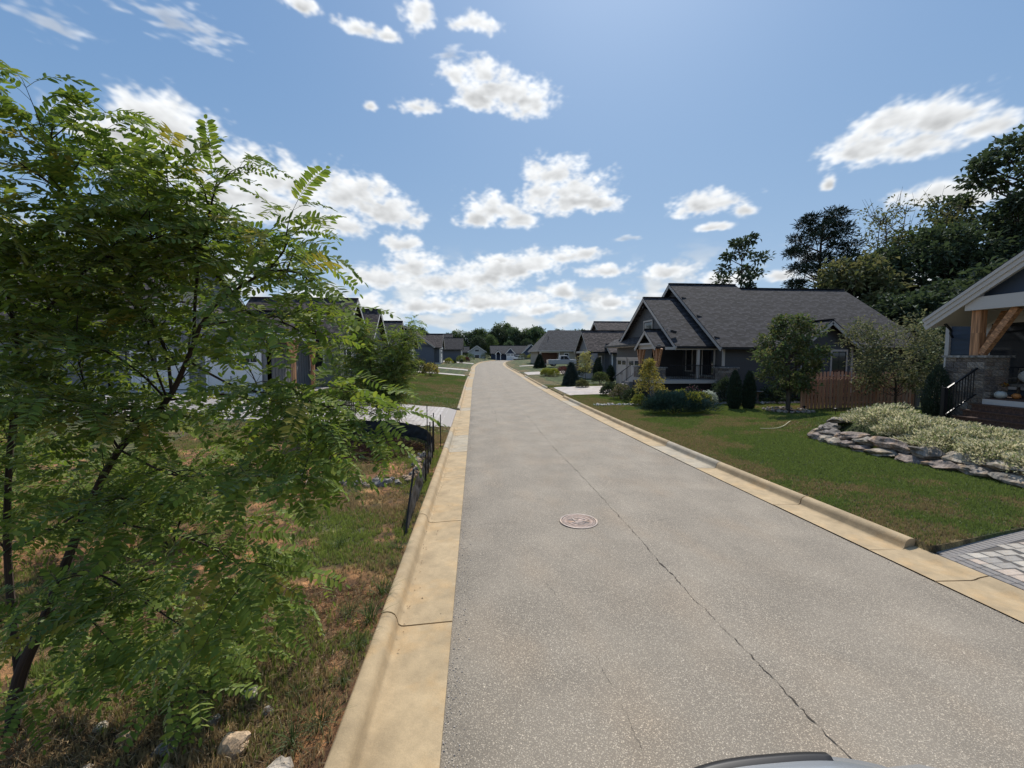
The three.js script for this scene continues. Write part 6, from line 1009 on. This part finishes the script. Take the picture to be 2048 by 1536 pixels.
// ---------- small garden things ----------
{
  const lamp = (x, z, lab) => { const t = thing('path_light', lab, 'garden light', [x, lot(x, z), z], 0, 'small garden lights'); part(t, 'stake', new THREE.CylinderGeometry(.012, .012, .3, 8).translate(0, .1, 0), M.black); part(t, 'head', new THREE.LatheGeometry([[0, .34], [.09, .3], [.095, .285], [.05, .28], [.045, .22], [0, .22]].map(p => new THREE.Vector2(...p)), 18), M.black); };
  lamp(16.1, -19.4, 'black garden light between the mulch ring and the fence post'); lamp(16.75, -18.3, 'black garden light alone on the grass before the fence');
  const t = thing('birdbath', 'grey stone birdbath among shrubs by the charcoal house wall', 'birdbath', [16.35, lot(16.35, -23.3), -23.3]); const st = Std({ color: lin(.26, .25, .235), roughness: .9, map: rep(stoneMap, 2, 2) }); part(t, 'pedestal', new THREE.LatheGeometry([[.2, 0], [.2, .06], [.13, .1], [.09, .2], [.1, .5], [.14, .6]].map(p => new THREE.Vector2(...p)), 24), st); part(t, 'bowl', new THREE.LatheGeometry([[0, .58], [.14, .6], [.3, .68], [.33, .72], [.31, .72], [.2, .66], [0, .64]].map(p => new THREE.Vector2(...p)), 28), st);
  const hp = curve([V(11.0, 0, -15.4), V(11.4, 0, -15.32), V(12.0, 0, -15.5), V(12.7, 0, -16.0)], 24).map(p => V(p.x, lot(p.x, p.z) + .045, p.z)); one('pale_strip', 'thin pale curved strip lying on the lawn', 'strip', tube(hp, .014, 6), Std({ color: lin(.55, .5, .3), roughness: .7 }));
}
// porch things of the blue house
{
  const wick = Std({ color: lin(.24, .23, .21), roughness: .85, map: rep(woodMap, 6, 6) }), cush = Std({ color: lin(.5, .5, .48), roughness: 1 });
  const t = thing('porch_chair', 'grey slatted armchair with a pale cushion on the blue house porch', 'chair', [17.0, 1.5, -11.75], -Math.PI / 2);
  part(t, 'seat', box(-.32, .32, .34, .42, -.3, .3), wick); for (const x of [-.3, .3]) { for (const z of [-.27, .27]) part(t, 'leg', box(x - .03, x + .03, 0, z < 0 ? .85 : .58, z - .03, z + .03), wick); part(t, 'arm', box(x - .05, x + .05, .58, .62, -.3, .34), wick); }
  for (let i = 0; i < 5; i++) part(t, 'back_slat', box(-.25 + i * .11, -.25 + i * .11 + .08, .42, .88, -.3, -.27), wick); part(t, 'top_rail', box(-.31, .31, .86, .92, -.31, -.26), wick);
  const c = new THREE.SphereGeometry(.24, 20, 14); c.scale(1, .8, .45); c.translate(0, .66, -.14); part(t, 'cushion', c, cush);
  const pumpkin = (x, z, rad, col, lab) => { const g = new THREE.SphereGeometry(rad, 36, 18); const p = g.attributes.position; for (let i = 0; i < p.count; i++) { const a = Math.atan2(p.getZ(i), p.getX(i)), k = 1 - .09 * Math.abs(Math.sin(a * 5)) ; p.setXYZ(i, p.getX(i) * k, p.getY(i) * .78 - (Math.hypot(p.getX(i), p.getZ(i)) < rad * .3 ? rad * .08 * Math.sign(p.getY(i)) : 0), p.getZ(i) * k); } g.computeVertexNormals(); const o = thing('pumpkin', lab, 'pumpkin', [x, 1.5 + rad * .76, z], 0, 'pumpkins on the blue house porch'); part(o, 'body', g, Std({ color: lin(...col), roughness: .6 })); part(o, 'stalk', tube([V(0, rad * .6, 0), V(.01, rad * .85, 0), V(.04, rad * 1.0, 0)], [.02, .016, .02], 6), M.barkGrey); };
  pumpkin(16.05, -11.62, .15, [.42, .42, .38], 'pale grey pumpkin at the deck edge under the chair'); pumpkin(16.1, -11.98, .14, [.10, .09, .075], 'dark green pumpkin next to the flower pot'); pumpkin(16.35, -11.45, .11, [.45, .17, .04], 'small orange pumpkin behind the pale one');
  const f = thing('flower_pot', 'pot of yellow and red autumn flowers on the blue house porch', 'flower pot', [16.45, 1.5, -12.05]); part(f, 'pot', new THREE.LatheGeometry([[0, 0], [.13, 0], [.18, .24], [.19, .27], [.16, .27], [0, .22]].map(p => new THREE.Vector2(...p)), 24), Std({ color: lin(.2, .07, .04), roughness: .8 })); part(f, 'flowers', leafCloud(900, r => { const a = r() * 6.28, v = r() * 1.4; return [Math.cos(a) * Math.cos(v) * .24, .34 + Math.sin(v) * .2, Math.sin(a) * Math.cos(v) * .24, Math.cos(a), .6, Math.sin(a)]; }, .05, .04, [[.5, .3, .03], [.45, .22, .03], [.3, .05, .03], [.06, .1, .03]], 99), M.leafFar, true);
}
// ---------- vehicles ----------
function wheel(t, x, y, z, R, w, axis) { const ty = new THREE.TorusGeometry(R - w * .42, w * .45, 10, 28); ty.scale(1, 1, 1.05); const rim = new THREE.CylinderGeometry(R * .62, R * .62, w * .7, 24).rotateX(Math.PI / 2); const hub = new THREE.CylinderGeometry(R * .16, R * .16, w * .8, 12).rotateX(Math.PI / 2); const o = part(t, 'wheel', ty, Std({ color: lin(.015, .015, .016), roughness: .9 })); part(o, 'rim', rim, Std({ color: lin(.35, .35, .36), roughness: .35, metalness: .8 })); part(o, 'hub', hub, M.black); o.position.set(x, y, z); if (axis === 'x') o.rotation.y = Math.PI / 2; return o; }
const paint = (r, g, b) => new THREE.MeshPhysicalMaterial({ color: lin(r, g, b), roughness: .4, metalness: .25, clearcoat: .8, clearcoatRoughness: .08 });
function extrudeX(shapePts, w, bevel = .06) { const s = new THREE.Shape(shapePts.map(p => new THREE.Vector2(...p))); const g = new THREE.ExtrudeGeometry(s, { depth: w - bevel * 2, bevelEnabled: true, bevelSize: bevel, bevelThickness: bevel, bevelSegments: 3 }); g.translate(0, 0, -(w - bevel * 2) / 2); return g; }     // profile in x (length) and y, width along z
function vehicle(name, label, cat, pos, turn, o) {
  const t = thing(name, label, cat, pos, turn); part(t, 'body', extrudeX(o.body, o.w), o.paint); part(t, 'cabin', extrudeX(o.cab, o.w * .86, .05), o.cabPaint || o.paint);
  for (const g of o.glass) for (const s of [-1, 1]) part(t, 'side_window', (() => { const sh = new THREE.ShapeGeometry(new THREE.Shape(g.map(p => new THREE.Vector2(...p)))); if (s < 0) sh.rotateY(Math.PI).scale(-1, 1, 1); sh.translate(0, 0, s * (o.w * .43 + .003)); return new THREE.ExtrudeGeometry(new THREE.Shape(g.map(p => new THREE.Vector2(...p))), { depth: .012, bevelEnabled: false }).translate(0, 0, s > 0 ? o.w * .43 + .001 : -o.w * .43 - .013); })(), M.glass);
  for (const [a, b] of o.screens) part(t, 'windscreen', beam(V(a[0], a[1], 0), V(b[0], b[1], 0), o.w * .74, .02, V(b[1] - a[1] > 0 ? -1 : 1, .5, 0)), M.glass);
  for (const x of o.wheels) for (const s of [-1, 1]) wheel(t, x, o.R, s * (o.w / 2 - .12), o.R, .24);
  for (const s of [-1, 1]) { part(t, 'headlight', box(o.front - .03, o.front + .04, o.ly, o.ly + .16, s * o.w * .36 - .14, s * o.w * .36 + .14), Std({ color: lin(.7, .7, .7), roughness: .2 })); part(t, 'tail_light', box(o.rear - .04, o.rear + .03, o.ly, o.ly + .2, s * o.w * .42 - .08, s * o.w * .42 + .08), Std({ color: lin(.35, .02, .02), roughness: .3 })); }
  return t;
}
vehicle('pickup_truck', 'silver pickup truck parked in front of the tan house', 'truck', [15.6, lot(15.6, -74.5) + .03, -74.5], 0, { w: 1.95, paint: paint(.42, .42, .43), body: [[-2.7, .42], [-2.72, 1.12], [-.55, 1.14], [1.3, 1.14], [2.55, 1.05], [2.7, .9], [2.72, .45]], cab: [[-.7, 1.12], [-.55, 1.85], [.55, 1.88], [1.25, 1.14]], glass: [[[-.58, 1.2], [-.48, 1.74], [-.02, 1.76], [-.02, 1.2]], [[.06, 1.2], [.06, 1.76], [.48, 1.76], [1.0, 1.2]]], screens: [[[1.24, 1.18], [.62, 1.84]], [[-.72, 1.2], [-.6, 1.78]]], wheels: [-1.75, 1.75], R: .4, front: 2.72, rear: -2.72, ly: .78 });
vehicle('parked_suv', 'white sport utility car parked before the navy house garage', 'car', [15.9, lot(15.9, -155.5) + .03, -155.5], 2.2, { w: 1.9, paint: paint(.75, .75, .75), body: [[-2.3, .35], [-2.35, 1.0], [-.9, 1.05], [1.2, 1.02], [2.2, .9], [2.35, .7], [2.3, .35]], cab: [[-2.25, 1.0], [-1.95, 1.68], [.3, 1.72], [1.25, 1.02]], glass: [[[-1.95, 1.08], [-1.75, 1.55], [-.95, 1.6], [-.95, 1.08]], [[-.85, 1.08], [-.85, 1.6], [.2, 1.6], [.95, 1.08]]], screens: [[[1.25, 1.06], [.38, 1.68]], [[-2.28, 1.05], [-2.0, 1.64]]], wheels: [-1.4, 1.42], R: .36, front: 2.33, rear: -2.35, ly: .7 });
{ // silver car standing by the photographer; the front of its bonnet shows
  const px = 1.36, t = thing('silver_car', 'silver car bonnet with a black front trim strip standing on the road', 'car', [px, prof(0) + .026, .37]); const W = .9, silver = paint(.26, .275, .29);
  const zf = x => -2.12 + .42 * Math.pow(Math.abs(x) / W, 3.2); const top = (x, z) => 1.0 - .10 * Math.pow(Math.abs(x) / W, 2.4) - .09 * Math.pow(clamp((-z - .9) / 1.25), 2.2);
  const sheet = (x0, x1, inset, z1, fn, th = .03) => { const pos = [], idx = [], uv = [], nx = 28, nz = 16; for (let k = 0; k < 2; k++) for (let i = 0; i <= nx; i++) for (let j = 0; j <= nz; j++) { const x = mix(x0, x1, i / nx), z = mix(zf(x) + inset, z1, j / nz); const e = j === 0 ? .008 : 0; pos.push(x, fn(x, z) - e - k * th, z); uv.push(x, z); } const S = (nx + 1) * (nz + 1); for (let i = 0; i < nx; i++) for (let j = 0; j < nz; j++) { const a = i * (nz + 1) + j, b = a + nz + 1; idx.push(a, a + 1, b, b, a + 1, b + 1, a + S, b + S, a + 1 + S, b + S, b + 1 + S, a + 1 + S); } for (let i = 0; i < nx; i++) { const a = i * (nz + 1), b = a + nz + 1; idx.push(a, b, a + S, b, b + S, a + S); } return rawGeo(pos, idx, uv); };
  part(t, 'bonnet', sheet(-W * .80, W * .80, .006, -.75, top), silver);
  part(t, 'trim_strip', sheet(-W * .78, .28, -.014, -1.60, (x, z) => top(x, z) + .006 - .03 * clamp((z - zf(x) - .02) / .04), .02), M.black);
  for (const s of [-1, 1]) part(t, 'wing', sheet(s > 0 ? W * .812 : -W, s > 0 ? W : -W * .812, .05, -.75, (x, z) => top(x, z) - .004), silver);
  const body = extrudeX([[-2.05, .38], [-2.08, .72], [-1.9, .86], [-.8, .93], [.9, .98], [2.3, .95], [2.35, .4]], W * 2, .08); body.rotateY(-Math.PI / 2); body.scale(1, 1, 1); body.applyMatrix4(new THREE.Matrix4().makeScale(1, 1, 1)); 
  const flip = (g) => g; part(t, 'body', body, silver);
  const cab = extrudeX([[-.82, .93], [-.1, 1.5], [1.4, 1.52], [2.25, .97]], W * 1.72, .06); cab.rotateY(-Math.PI / 2); part(t, 'cabin', cab, M.glass);
  const roof = extrudeX([[-.02, 1.51], [.2, 1.56], [1.2, 1.57], [1.45, 1.52]], W * 1.6, .02); roof.rotateY(-Math.PI / 2); part(t, 'roof', roof, silver);
  for (const z of [-1.3, 1.45]) for (const s of [-1, 1]) wheel(t, s * (W - .1), .33, z, .34, .22, 'x');
  for (const s of [-1, 1]) { part(t, 'headlight', box(s * .68 - .14, s * .68 + .14, .66, .76, -1.92, -1.8), Std({ color: lin(.7, .7, .72), roughness: .15 })); part(t, 'mirror', new THREE.SphereGeometry(.11, 14, 10).scale(1, .75, .6).translate(s * (W + .06), 1.06, -.45), silver); }
}

renderer.render(scene, camera);
